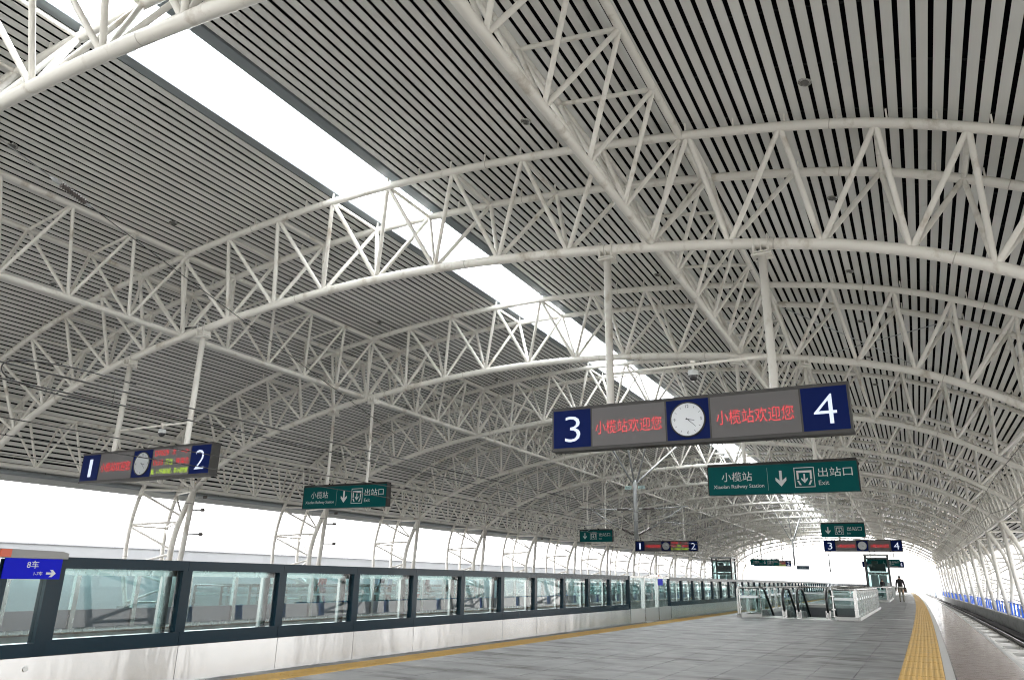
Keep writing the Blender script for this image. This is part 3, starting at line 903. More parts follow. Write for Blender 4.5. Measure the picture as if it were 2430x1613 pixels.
# small hanging station name board
t = thing('station_name_board', 'small grey blue hanging board with the station name near the far end', 'station sign', s=99, u=-11.9, z=2.68)
mb = MB(); mb.box(-.72, .72, -.06, .06, 0, .44); mb.build('panel', plain('name_board_blue', (.05, .08, .12), .5), t)
lettering('小榄站', M_SIGNDIM, t, 0, .22, .20, -.066)
mb = MB(); mb.tube([(-.5, 0, .44), (-.5, 0, 6.05)], .02, 6); mb.tube([(.5, 0, .44), (.5, 0, 6.05)], .02, 6); mb.build('hanger', M_GALV, t, 'stuff')
# dome cameras on the tie bars
def dome(label, board_u, x):
    t = thing('dome_camera', label, 'camera', 'dome cameras', s=sk(0), u=board_u + x, z=BZ + 1.64)
    mb = MB(); mb.tube([(0, 0, .07), (0, 0, -.12)], .028, 8); mb.box(-.05, .05, -.05, .05, .03, .075); mb.build('bracket', M_STEEL, t)
    mb = MB(); mb.lathe([(.02, -.10), (.095, -.12), (.11, -.16), (.11, -.24)], 20); mb.build('housing', M_SIGNW, t)
    mb = MB(); mb.lathe([(.105, -.235), (.10, -.275), (.075, -.32), (.035, -.345), (.002, -.35)], 20); mb.build('dome', plain('dome_smoke', (.05, .05, .055), .05), t)
dome('dome camera hanging above the 3 and 4 number board', UC + 8.44, .13)
dome('dome camera on the bar over the 1 and 2 number board', UC - 8.44, .48)

# ================================================================== PLATFORM SCREENS
ZT, ZG0, ZK = 1.205, 1.105, .365
PW = 1.405
def dark_screen(name, label, s0, n, individual):
    t = thing(name, label, 'platform screen', 'glass screens along the near platform', loc=(0, 0, 0))
    F = MB(); G = MB(); K = MB(); St = MB()
    def fin(mb, nm, mat):
        nonlocal F
        mb.build(nm, mat, t)
    joinF, joinG, joinK, joinS = MB(), MB(), MB(), MB()
    for j in range(n):
        a, b_ = s0 + j * PW, s0 + (j + 1) * PW
        u = U_SCR
        def parts(top, bt, po, gl, ki, mu, cap):
            top.pbox(a + .002, b_ - .002, u - .10, u, ZG0, ZT); bt.pbox(a + .002, b_ - .002, u - .10, u + .001, ZK, ZK + .13)
            po.pbox(a - .060, a + .060, u - .098, u - .002, ZK + .13, ZG0)
            gl.pbox(a + .060, b_ - .060, u - .050, u - .042, ZK + .13, ZG0)
            ki.pbox(a + .003, b_ - .003, u - .06, u + .012, .012, ZK - .004)
            mu.pbox(b_ - .20, b_ - .085, u - .17, u - .13, ZK + .05, ZG0 - .01)
            cap.pbox(a + .003, b_ - .003, u - .20, u - .11, ZG0 - .06, ZG0 + .01)
        if individual:
            ms = [MB() for _ in range(7)]; parts(*ms)
            for mb, nm, mt in zip(ms, ('top_rail', 'bottom_rail', 'post', 'glass_pane', 'kick_plate', 'mullion', 'inner_rail'), (M_DARKFRAME, M_DARKFRAME, M_DARKFRAME, M_GLASS, M_KICK, M_STAIN, M_STAIN)):
                mb.build(nm, mt, t)
        else: parts(joinF, joinF, joinF, joinG, joinK, joinS, joinS)
    if not individual:
        joinF.build('frames', M_DARKFRAME, t, 'stuff'); joinG.build('glass_panes', M_GLASS, t, 'stuff'); joinK.build('kick_plates', M_KICK, t, 'stuff'); joinS.build('mullions', M_STAIN, t, 'stuff')
    return t
S8 = 4.24
dark_screen('platform_screen', 'navy framed glass platform screen with steel kick plates right of the blue car sign', S8, 11, True)
dark_screen('platform_screen', 'navy framed glass platform screen left of the blue car sign', S8 - .56 - 5 * PW, 5, True)
# gate section with steel frames
g0 = S8 + 11 * PW
t = thing('screen_gate', 'steel framed gate section in the glass screen with a small blue sign', 'platform gate', loc=(0, 0, 0))
for j in range(3):
    a, b_ = g0 + j * 1.25, g0 + (j + 1) * 1.25
    mb = MB(); mb.pbox(a + .04, b_ - .04, U_SCR - .05, U_SCR - .042, ZK, ZT - .05); mb.build('glass_pane', M_GLASS, t)
    mb = MB(); mb.pbox(a - .04, a + .04, U_SCR - .09, U_SCR + .01, .01, ZT); mb.build('post', M_STAIN if j else M_DARKFRAME, t)
    mb = MB(); mb.pbox(a + .04, b_ - .04, U_SCR - .09, U_SCR, ZT - .05, ZT); mb.build('top_rail', M_STAIN, t)
    mb = MB(); mb.pbox(a + .045, b_ - .045, U_SCR - .05, U_SCR + .008, .012, ZK - .004); mb.build('kick_plate', M_STAIN_DK, t)
mb = MB(); mb.pbox(g0 + 2.35, g0 + 2.75, U_SCR - .2, U_SCR + .06, ZT + .004, ZT + .05); mb.build('cap', M_STAIN, t)
mb = MB(); mb.pbox(g0 + 2.36, g0 + 2.46, U_SCR - .15, U_SCR + .065, ZT + .004, ZT + .054); mb.build('signal_lamp', M_ORANGE, t)
mb = MB(); mb.pbox(g0 + 2.50, g0 + 2.95, U_SCR + .012, U_SCR + .02, ZT - .24, ZT - .06); mb.build('blue_plate', M_SIGNB, t)
mb = MB(); mb.pbox(g0 + 1.0, g0 + 1.6, U_SCR + .02, U_SCR + .12, .002, .02); mb.build('threshold_plate', M_WHITESTRIP, t)
dark_screen('platform_screen', 'glass platform screen continuing beyond the gate past the escalators', g0 + 3.75, 21, True)
dark_screen('platform_screen', 'distant end of the glass platform screen near the lifts', g0 + 3.75 + 21 * PW, 72, False)
# car number post with blue sign
M_CAPGREY = plain('post_cap_grey', (.20, .20, .195), .4)
t = thing('car_number_post', 'steel door post with blue sign reading 8 and an orange lamp', 'platform sign', s=S8 - .265, u=U_SCR, z=0, rot=math.pi / 2)
# local x runs along the platform (+s), local -y faces the platform
mb = MB(); mb.box(-.275, .275, .0, .19, ZK, ZT); 
mb = MB(); mb.box(-.275, -.175, -.004, .10, ZK, ZT - .03); mb.box(.165, .275, -.004, .10, ZK, ZT - .03); mb.box(-.175, .165, -.003, .10, ZK, ZK + .11); mb.build('frame', M_DARKFRAME, t)
mb = MB(); mb.box(-.33, -.276, -.03, .16, .012, ZT - .02); mb.build('side_post', M_STAIN, t)
mb = MB(); mb.box(-.175, .165, .045, .053, ZK + .11, ZT - .05); mb.build('glass_pane', M_GLASS, t)
mb = MB(); mb.box(-.275, .275, -.012, .06, .012, ZK - .004); mb.build('kick_plate', M_KICK, t)
mb = MB()
mb.prism([(-.33, ZT - .02), (.30, ZT - .02), (.30, ZT + .03), (.24, ZT + .045), (-.33, ZT + .055)], -.045, .26); mb.build('cap', M_CAPGREY, t)
mb = MB(); mb.box(-.305, -.215, -.060, .02, ZT - .015, ZT + .05); mb.build('signal_lamp', M_ORANGE, t)
mb = MB(); mb.box(-.245, .255, -.040, -.030, ZT - .195, ZT - .022); pl = mb.build('blue_plate', M_SIGNB, t)
lettering('8车', M_SIGNW, pl, -.005, ZT - .073, .066, -.0425); lettering('1-7车', M_SIGNW, pl, .055, ZT - .148, .034, -.0425)
ax, az = .165, ZT - .146
mb = MB(); mb.prism([(ax - .04, az - .009), (ax - .04, az + .009), (ax + .01, az + .009), (ax - .012, az + .031), (ax + .014, az + .031), (ax + .046, az), (ax + .014, az - .031), (ax - .012, az - .031), (ax + .01, az - .009)], -.0435, -.0405)
mb.build('arrow', M_SIGNW, pl)
mb = MB(); mb.tube([(.13, -.012, .27), (.13, -.022, .27)], .022, 14); mb.build('key_lock', M_STAIN_DK, t)

# far platform screen : stainless posts, grey back panel below
def far_screen(label, s0, n, individual):
    t = thing('far_platform_screen', label, 'platform screen', 'glass screens along the far platform', loc=(0, 0, 0))
    u = -17.3; JP, JG, JR, JK = MB(), MB(), MB(), MB(); w = 1.55
    for j in range(n):
        a, b_ = s0 + j * w, s0 + (j + 1) * w
        def parts(po, gl, tr, bt, ki):
            po.pbox(a - .055, a + .055, u + .02, u + .13, ZL + .03, 1.10); gl.pbox(a + .05, b_ - .05, u + .03, u + .038, .22, 1.02)
            tr.pbox(a + .056, b_ - .056, u + .0, u + .10, 1.03, 1.085); bt.pbox(a + .056, b_ - .056, u + .0, u + .12, ZL + .035, ZL + .10)
            ki.pbox(a + .056, b_ - .056, u - .02, u + .05, ZL + .10, .22)
        if individual:
            ms = [MB() for _ in range(5)]; parts(*ms)
            for mb, nm, mt in zip(ms, ('post', 'glass_pane', 'top_rail', 'bottom_rail', 'back_panel'), (M_STAIN, M_GLASS_L, M_STAIN, M_STAIN, M_GREYKICK)): mb.build(nm, mt, t)
        else: parts(JP, JG, JP, JP, JK)
    if not individual:
        JP.build('posts', M_STAIN, t, 'stuff'); JG.build('glass_panes', M_GLASS_L, t, 'stuff'); JK.build('back_panels', M_GREYKICK, t, 'stuff')
far_screen('steel and glass screen along the near edge of the far platform', 7.85, 24, True)
far_screen('distant part of the steel and glass screen on the far platform', 7.85 + 24 * 1.55, 70, False)

# ================================================================== SIDE WALLS
t = thing('parapet_wall', 'low grey concrete wall below the blue railing on the right', 'wall', loc=(0, 0, 0))
mb = MB()
for i in range(18):
    a = -10 + i * 10
    m2 = MB(); m2.pbox(a + .01, a + 9.99, 4.92, 5.55, -1.75, -.76); m2.build('wall_section', M_CONC_DK, t)
mb = MB(); mb.pbox(-10, 170, 4.87, 5.60, -.757, -.65); mb.build('coping', M_CONC, t)
t = thing('parapet_wall', 'low grey concrete wall on the outer side of the far track', 'wall', loc=(0, 0, 0))
mb = MB(); mb.pbox(-10, 170, -30.9, -30.1, -1.75, -.60); mb.build('wall_section', M_CONC_DK, t)
rl = thing('blue_railing', 'bright blue steel railing on the right wall between the white legs', 'railing', loc=(0, 0, 0))
ubx = unit_box('baluster', M_BLUE)
for z_ in (.155, -.60):
    mb = MB(); mb.pbox(20, 168, 5.02, 5.08, z_ - .02, z_ + .02); mb.build('rail', M_BLUE, rl)
s = SB + DB / 10
while s < 166:
    M = Matrix.Translation(P(s, 5.05, -.22)) @ Matrix.Rotation(TH(s), 4, 'Z') @ Matrix.Rotation(R(6), 4, 'X') @ Matrix.Diagonal((.085, .20, .74, 1))
    placed('baluster', ubx, M, rl)
    s += DB / 5
# pale noise barrier left outside
nbar = thing('noise_barrier', 'long pale panel noise barrier outside the open left side', 'barrier', loc=(0, 0, 0))
pm = unit_box('barrier_panel', M_BARRIER); s = 4.0; UB = -36.2
while s < 290:
    M = Matrix.Translation(P(s + .535, UB, .12)) @ Matrix.Rotation(TH(s), 4, 'Z') @ Matrix.Diagonal((.10, 1.058, 4.1, 1)); placed('barrier_panel', pm, M, nbar)
    s += 1.07
mb = MB(); mb.pbox(4, 290, UB - .08, UB + .08, 2.172, 2.23); mb.build('coping', M_BARRIER, nbar)
nb2 = thing('noise_barrier', 'pale noise barrier beyond the far end on the right', 'barrier', loc=(0, 0, 0)); s = 172
while s < 320:
    M = Matrix.Translation(P(s + 1, 6.2, .0)) @ Matrix.Rotation(TH(s), 4, 'Z') @ Matrix.Diagonal((.10, 1.98, 3.4, 1)); placed('barrier_panel', pm, M, nb2); s += 2

# ================================================================== OVERHEAD LINE
def zc_wire(s, z0, sag, span=46.8, ph=0.0):
    t = ((s - sk(2) - ph) / span) % 1.0
    return z0 - sag * 4 * t * (1 - t)
for lab, u, zm, zcw in (('overhead wires above the track behind the near screen', -9.6, 3.72, 3.24), ('overhead wires above the track beside the far platform', -15.0, 4.05, 3.45),
                       ('overhead wires above the outer track left of the far platform', -27.4, 5.05, 3.85), ('overhead wires above the track at the right wall', 2.85, 5.05, 3.85)):
    t = thing('overhead_line', lab, 'overhead wire', 'overhead wires', loc=(0, 0, 0))
    ss = np.arange(-14, 300, 2.34)
    mb = MB(); mb.tube([P(s, u, zc_wire(s, zm, .25)) for s in ss], .011, 6); mb.build('messenger_wire', M_WIRE, t)
    mb = MB(); mb.tube([P(s, u + (.2 if int((s - sk(2)) // 46.8) % 2 else -.2), zcw) for s in ss], .010, 6); mb.build('contact_wire', M_WIRE, t)
    mb = MB()
    for s in np.arange(-9.5, 150, 7.8): mb.tube([P(s, u, zc_wire(s, zm, .25)), P(s, u, zcw)], .0035, 5)
    mb.build('droppers', M_WIRE, t, 'stuff')
def insulator(parent, a, b_, n=9, r=.075):
    a, b_ = Vector(a), Vector(b_); d = (b_ - a); q = d.to_track_quat('Z', 'Y'); L = d.length
    pr = [(.02, 0)]
    for i in range(n):
        z = L * (i + .1) / n; pr += [(.025, z), (r, z + L * .35 / n), (r, z + L * .45 / n), (.025, z + L * .75 / n)]
    pr += [(.02, L)]
    mb = MB(); mb.lathe(pr, 14, Matrix.Translation(a) @ q.to_matrix().to_4x4()); return mb.build('insulator', M_INSUL, parent)
# anchor wire with insulator descending at upper left
t = thing('anchor_wire', 'wire with ribbed insulator slanting down across the upper left slats', 'overhead wire', loc=(0, 0, 0))
f_ = lambda s: P(s, -9.5, 6.19 - .268 * (s - 3.93))
mb = MB(); mb.tube([f_(-4.6), f_(4.62)], .009, 6); mb.build('wire', M_GALV, t)
mb = MB(); mb.tube([f_(5.2), f_(12.9)], .007, 6); mb.build('wire', M_WIRE, t)
insulator(t, f_(4.75), f_(5.12), 11, .045)
mb = MB(); mb.tube([f_(4.60), f_(4.66), f_(4.70), f_(4.76)], [.012, .03, .03, .012], 8); mb.tube([f_(5.10), f_(5.15), f_(5.2)], [.012, .024, .012], 8); mb.build('clevis', M_GALV, t, 'stuff')
# jumper loop
mb = MB(); mb.tube(catmull([P(6.4, -9.6, 3.62), P(5.4, -9.65, 3.64), P(4.75, -9.7, 3.55), P(4.72, -9.7, 3.36), P(5.2, -9.65, 3.26), P(6.2, -9.6, 3.24)], 8), .009, 6)
tag(mb.build('jumper_cable', M_WIRE), 'black cable loop hanging between the wires at the left edge', 'cable')
def reg_arm(parent, base, dirx, z):
    """cantilever: top tube, slanted stay, insulators, registration arm ; local coordinates"""
    x0, y0 = base
    tip = x0 + dirx * 2.55
    mb = MB(); mb.tube([(x0 + dirx * .12, y0, z + 1.25), (x0 + dirx * .35, y0, z + 1.25)], .03, 8); mb.tube([(x0 + dirx * .95, y0, z + 1.25), (tip, y0, z + 1.33)], .025, 8)
    mb.tube([(x0 + dirx * .80, y0, z + .38), (tip - dirx * .2, y0, z + 1.30)], .025, 8)
    mb.build('cantilever_tube', M_GALV, parent)
    insulator(parent, (x0 + dirx * .35, y0, z + 1.25), (x0 + dirx * .95, y0, z + 1.25), 10, .075)
    insulator(parent, (x0 + dirx * .12, y0, z + .05), (x0 + dirx * .72, y0, z + .34), 10, .075)
    mb = MB(); mb.tube([(x0 + dirx * 1.35, y0, z + .62), (x0 + dirx * 2.9, y0, z + .50)], .018, 6); mb.tube([(x0 + dirx * 1.9, y0, z + .60), (x0 + dirx * 2.55, y0, z + .22)], .014, 6)
    mb.build('registration_arm', M_GALV, parent)
def drop_mast(label, k, ds=1.4, plates=False):
    t = thing('drop_mast', label, 'overhead mast', 'hanging overhead wire masts', s=sk(k) + ds, u=UC + .45, z=0)
    mb = MB(); mb.tube([(0, 0, 2.95), (0, 0, 5.75)], .10, 12); mb.build('mast', M_GALV, t)
    for a in ((-1.55, -ds), (1.55, -ds), (-.10, -ds + .0), (.12, DB - ds)):
        zt = bot(abs(.45 + a[0])) - .08
        mb = MB(); mb.tube([(a[0] * .09, a[1] * .04, 5.65), (a[0], a[1], zt)], .045, 10); mb.build('strut', M_GALV, t)
    reg_arm(t, (0, 0), 1, 3.1); reg_arm(t, (0, 0), -1, 3.1)
    if plates:
        mb = MB(); mb.box(-.50, -.16, -.02, -.005, 5.30, 5.46); p1 = mb.build('number_plate', M_SIGNDIM, t); lettering('027', M_BLACK, p1, -.33, 5.38, .11, -.024)
        mb = MB(); mb.box(.16, .50, -.02, -.005, 5.30, 5.46); p1 = mb.build('number_plate', M_SIGNDIM, t); lettering('028', M_BLACK, p1, .33, 5.38, .11, -.024)
    return t
drop_mast('galvanised mast with spreading struts hanging below the 3 and 4 board', 2, plates=True)
drop_mast('second hanging overhead mast small against the bright far opening', 8)
drop_mast('distant hanging overhead mast near the end of the hall', 13)
# brackets with insulators on the left legs
for k, lab in ((1, 'nearest left leg'), (2, 'second left leg'), (5, 'fifth left leg')):
    t = thing('leg_bracket', f'overhead wire brackets with insulators on the {lab}', 'bracket', 'leg brackets', s=sk(k) + .35, u=UC - 17.85, z=0)
    for zz, l_ in ((4.45, .5), (3.85, .45), (2.75, .55)):
        mb = MB(); mb.tube([(-.15, 0, zz), (l_, 0, zz)], .042, 8); mb.build('arm', M_GALV, t)
        insulator(t, (l_, 0, zz), (l_ + .22, 0, zz), 3, .075)
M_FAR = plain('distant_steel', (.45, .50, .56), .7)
# masts beyond the far end
for i, (s, u) in enumerate(((186, 4.6), (212, 5.2), (240, 5.0), (262, 4.4))):
    t = thing('line_mast', f'{ORD[i]} pale overhead line mast outside beyond the far end', 'overhead mast', 'masts outside', s=s, u=u, z=-1.7)
    mb = MB(); mb.tube([(0, 0, 0), (0, 0, 9.2)], [.10, .07], 8); mb.build('mast', M_FAR, t)
    mb = MB(); mb.tube([(0, 0, 7.6), (-2.6, 0, 8.0)], .04, 6); mb.tube([(0, 0, 6.2), (-2.5, 0, 7.9)], .04, 6); mb.build('cantilever', M_FAR, t)

# ================================================================== ESCALATOR WELL ON THE NEAR PLATFORM
s0p, s1p, u0p, u1p = PIT
t = thing('escalator_well', 'dark lined escalator opening in the near platform floor', 'escalator opening', loc=(0, 0, 0))
mb = MB()
mb.pbox(s1p - .08, s1p - .005, u0p, u1p, -1.74, -.03); mb.pbox(s0p, s1p - .09, u0p + .004, u0p + .05, -1.74, -.03); mb.pbox(s0p, s1p - .09, u1p - .05, u1p - .004, -1.74, -.03)
mb.build('lining', M_PITWALL, t)
mb = MB(); mb.pbox(s0p, s1p - .1, u0p + .06, u1p - .06, -1.745, -1.73); mb.build('pit_floor', M_PITWALL, t)
mb = MB(); mb.pbox(s0p - .10, s0p + .9, u0p + .40, u1p - .62, -.05, .006); mb.build('landing_plate', M_STAIN_DK, t)
def escalator(label, ua, ub):
    t = thing('escalator', label, 'escalator', 'escalators', s=s0p + .1, u=(ua + ub) / 2, z=0)
    hw = (ub - ua) / 2
    path_ = [(0, .22), (-.10, .42), (-.12, .62), (-.04, .80), (.16, .90), (.55, .92), (1.1, .90), (1.55, .72), (3.4, -.36), (5.2, -1.40)]
    pc = catmull([(0, y, z) for y, z in path_], 5)
    for sg in (-1, 1):
        x = sg * hw
        mb = MB(); mb.tube([(x, q.y, q.z) for q in pc], .042, 8); h_ = mb.build('handrail', M_BLACKPL, t)
        mb = MB()
        up = [(q.y, q.z - .03) for q in pc if q.y > -.02]
        lowz = lambda y: .20 if y < 1.3 else .20 - (y - 1.3) * .58
        for (ya, za), (yb, zb) in zip(up, up[1:]):
            if yb <= ya: continue
            mb.add([(x - .005, ya, lowz(ya)), (x - .005, yb, lowz(yb)), (x - .005, yb, zb), (x - .005, ya, za), (x + .005, ya, lowz(ya)), (x + .005, yb, lowz(yb)), (x + .005, yb, zb), (x + .005, ya, za)],
                   [(0, 1, 2, 3), (7, 6, 5, 4)])
        mb.build('balustrade', M_CLEAR, t)
        mb = MB(); mb.prism([(-.02, .0), (1.3, .0), (5.1, -2.15), (5.1, -1.95), (1.35, .19), (-.02, .22)], -.06, .06, Matrix.Translation((x, 0, 0)) @ Matrix.Rotation(math.pi / 2, 4, 'Z'))
        mb.build('skirt', M_STAIN, t)
        mb = MB(); mb.box(x - .075, x + .075, -.02, .20, .02, .26); mb.build('newel_base', M_STAIN, t)
    for i in range(12):
        y = .9 + i * .40; z = -.01 - max(0, i - 1) * .20
        if z < -1.7: break
        mb = MB(); mb.box(-hw + .08, hw - .08, y, y + .395, z - .19, z); mb.build('step', M_STAIN_DK, t)
escalator('left escalator with black handrails in the near platform opening', -5.10, -4.27)
escalator('right escalator with black handrails in the near platform opening', -3.82, -2.92)
def fence(label, runs, posts_dbl=True, z0=0.0, group='glass fences round the stairs', band=True, hrail=.93):
    """runs: list of ((s,u),(s,u), n)"""
    t = thing('glass_fence', label, 'glass fence', group, loc=(0, 0, 0))
    for (a, b_, n) in runs:
        pa, pb = P(a[0], a[1], z0), P(b_[0], b_[1], z0); d = (pb - pa); L = d.length; ang = math.atan2(d.y, d.x)
        Mx = Matrix.Translation(pa) @ Matrix.Rotation(ang, 4, 'Z')
        mb = MB(); mb.tube([pa + Vector((0, 0, hrail)), pb + Vector((0, 0, hrail))], .034, 10); mb.build('handrail', M_STAIN, t)
        mb = MB(); mb.box(0, L, -.09, .09, 0, .10, Mx); mb.build('kerb', M_MARBLE, t)
        for i in range(n + 1):
            x = L * i / n
            mb = MB(); mb.box(x - .014, x + .014, -.055, .055, .10, hrail - .03, Mx); 
            if posts_dbl: mb.box(x - .06, x + .06, -.06, -.045, .30, .34, Mx); mb.box(x - .06, x + .06, -.06, -.045, .70, .74, Mx); mb.box(x - .05, x + .05, -.08, .08, .101, .12, Mx)
            mb.build('post', M_STAIN, t)
            if i < n:
                x2 = L * (i + 1) / n
                mb = MB(); mb.box(x + .03, x2 - .03, -.006, .006, .16, hrail - .10, Mx); g = mb.build('glass_pane', M_CLEAR, t)
                if band:
                    mb = MB(); mb.box(x + .03, x2 - .03, -.008, -.0065, .60, .68, Mx); mb.build('frosted_band', M_WHITEBAND, g)
fence('steel and glass fence round the escalators on the near platform', [
    ((26.35, -5.55), (27.05, -5.02), 1), ((26.35, -5.55), (s1p + .1, -5.55), 10), ((27.1, -2.72), (27.1, -2.05), 1), ((27.1, -2.05), (s1p + .1, -2.05), 12), ((s1p + .1, -5.55), (s1p + .1, -2.05), 3)])
fence('second glass fence round the stairs beyond the escalators', [
    ((58, -5.5), (58, -2.1), 3), ((58, -2.1), (72, -2.1), 10), ((58, -5.5), (72, -5.5), 10), ((72, -5.5), (72, -2.1), 3)])
fence('glass fence round the stairs on the far platform seen through the screen', [
    ((19.0, -20.2), (19.0, -22.9), 2), ((19.0, -20.2), (34, -20.2), 10), ((19.0, -22.9), (34, -22.9), 10), ((34, -20.2), (34, -22.9), 2)], z0=ZL)
fence('more distant glass fence round the stairs on the far platform', [((56, -20.2), (72, -20.2), 8), ((56, -22.9), (72, -22.9), 8), ((56, -20.2), (56, -22.9), 2)], z0=ZL)

# ================================================================== LIFTS
def lift(label, s, u, z0, h=4.15, w=2.25):
    t = thing('lift_shaft', label, 'lift', 'glass lift shafts', s=s, u=u, z=z0)
    fr = MB(); hw = w / 2
    for x in (-hw, hw):
        for y in (0, 2.4):
            fr.box(x - .09, x + .09, y - .09, y + .09, 0, h)
    fr.build('corner_post', M_LIFTFR, t, 'stuff')
    for z_ in (.05, 2.35, h - .28):
        mb = MB(); mb.box(-hw + .09, hw - .09, -.07, .07, z_ - .06, z_ + .06); mb.box(-hw + .09, hw - .09, 2.33, 2.47, z_ - .06, z_ + .06)
        for x in (-hw, hw): mb.box(x - .07, x + .07, .09, 2.31, z_ - .06, z_ + .06)
        mb.build('ring_beam', M_LIFTFR, t)
    mb = MB(); mb.box(-hw - .15, hw + .15, -.15, 2.55, h, h + .16); mb.build('roof_cap', M_FASCIA, t)
    for z_a, z_b in ((.11, 2.29), (2.41, h - .34)):
        for (x0, x1, y0, y1) in ((-hw + .09, hw - .09, -.006, .006), (-hw + .09, hw - .09, 2.394, 2.406), (-hw - .006, -hw + .006, .09, 2.31), (hw - .006, hw + .006, .09, 2.31)):
            mb = MB(); mb.box(x0, x1, y0, y1, z_a, z_b); mb.build('glass_pane', M_CLEAR, t)
    mb = MB(); mb.box(-hw + .3, hw - .3, 1.2, 2.2, 2.5, 3.3); mb.box(-.5, .1, .6, 1.0, 3.3, 3.6); mb.build('lift_gear', M_LIFTFR, t)
    mb = MB(); mb.box(-hw + .32, -.02, 2.30, 2.34, .1, 2.15); mb.build('door', M_LIFTIN, t)
    mb = MB(); mb.box(.02, hw - .32, 2.30, 2.34, .1, 2.15); mb.build('door', M_LIFTIN, t)
    mb = MB(); mb.box(-hw + .15, hw - .15, 2.28, 2.32, 2.16, 2.30); mb.build('door_header', M_STAIN, t)
lift('glass lift shaft standing on the near platform behind the walking man', 93, -3.62, 0)
lift('glass lift shaft standing on the far platform', 95, -20.75, ZL, 4.1)
# stone bin box and bench on far platform
for i, (s, u, lab) in enumerate(((26.6, -18.1, 'left white stone block of the bench on the far platform'), (29.6, -18.1, 'right white stone block of the bench on the far platform'))):
    t = thing('stone_block', lab, 'bench', 'stone bench ends', s=s, u=u, z=ZL + .012)
    mb = MB(); mb.box(-.22, .22, -.28, .28, 0, .56); mb.build('body', M_MARBLE, t); mb = MB(); mb.box(-.24, .24, -.30, .30, .561, .60); mb.build('top', M_MARBLE, t)
t = thing('bench_seat', 'pale bench seat between the two white stone blocks', 'bench', s=28.1, u=-18.1, z=ZL + .012)
mb = MB(); mb.box(-.20, .20, -1.2, 1.2, .40, .46); mb.build('seat', M_MARBLE, t)
mb = MB(); mb.box(-.15, .15, -1.15, -.95, 0, .399); mb.box(-.15, .15, .95, 1.15, 0, .399); mb.build('support', M_MARBLE, t, 'stuff')
# service desk beside lift
t = thing('service_desk', 'small steel service desk beside the near platform lift', 'desk', s=76, u=-2.35, z=0)
mb = MB(); mb.box(-.45, .45, -.3, .3, 0, .98); mb.build('cabinet', M_STAIN_DK, t); mb = MB(); mb.box(-.52, .52, -.36, .36, .981, 1.02); mb.build('desk_top', M_WHITESTRIP, t)
mb = MB(); mb.box(-.12, .12, -.1, .1, 1.021, 1.30); mb.build('notice', M_SIGNW, t)
for i, s in enumerate((97, 99)):
    t = thing('seat_row', ('nearer' if i == 0 else 'farther') + ' dark row of seats right of the near platform lift', 'seat', 'platform seats', s=s, u=-1.75, z=0)
    for j in range(3):
        x = (j - 1) * .52
        mb = MB(); mb.prism([(0, .42), (.45, .40), (.45, .44), (.05, .47), (-.10, .88), (-.14, .86)], -.22, .22, Matrix.Translation((x, 0, 0)) @ Matrix.Rotation(-math.pi / 2, 4, 'Z')); mb.build('seat_shell', M_BLACKPL, t)
    mb = MB(); mb.box(-.8, .8, -.05, .02, .33, .39); mb.build('beam', M_STAIN, t)
    for x in (-.6, .6): mb = MB(); mb.box(x - .03, x + .03, -.2, .2, 0, .33); mb.build('leg', M_STAIN, t)

# crossed bracing rods under the roof
for k, side, lab in ((1, 1, 'thin crossed bracing rods between the third and fourth arch on the right'), (4, 1, 'thin crossed bracing rods between the sixth and seventh arch on the right'),
                     (1, -1, 'thin crossed bracing rods between the third and fourth arch on the left'), (4, -1, 'thin crossed bracing rods between the sixth and seventh arch on the left')):
    t = thing('bracing_rods', lab, 'bracing', 'roof bracing rods', loc=(0, 0, 0))
    for (xa, xb) in ((9.0, 14.5), (14.5, 9.0)):
        a, b_ = W(xa, topz(xa) - .02, side), W(xb, topz(xb) - .02, side)
        mb = MB(); mb.tube([P(sk(k) + WT, UC + a[0], a[2]), P(sk(k + 1) - WT, UC + b_[0], b_[2])], .016, 6); mb.build('rod', M_GALV, t)

# ================================================================== MASTS ON THE SKYLINE
for i, (px_s, u, hgt, lab) in enumerate(((262, -262, 12, 'left cluster of pale aerials on the skyline beyond the barrier'), (284, -270, 14, 'middle cluster of pale aerials on the skyline beyond the barrier'), (318, -272, 13, 'right cluster of pale aerials on the skyline beyond the barrier'))):
    t = thing('aerial_cluster', lab, 'aerial', 'aerials on the skyline', loc=(u * 1.0, px_s, -9))
    rnd = random.Random(i)
    for j in range(6):
        x = -5 + j * 2 + rnd.uniform(-.6, .6); hh = 18 + hgt * rnd.uniform(.35, 1.0)
        mb = MB(); mb.tube([(x, 0, 0), (x, 0, hh)], .16, 5)
        for q in range(3):
            zq = hh - 1 - q * 1.6
            mb.box(x - .5, x + .5, -.12, .12, zq - .9, zq)
        mb.build('mast', M_FAR, t)
    mb = MB(); mb.tube([(-5, 0, 20), (5, 0, 20.5)], .14, 5); mb.build('cross_beam', M_FAR, t)

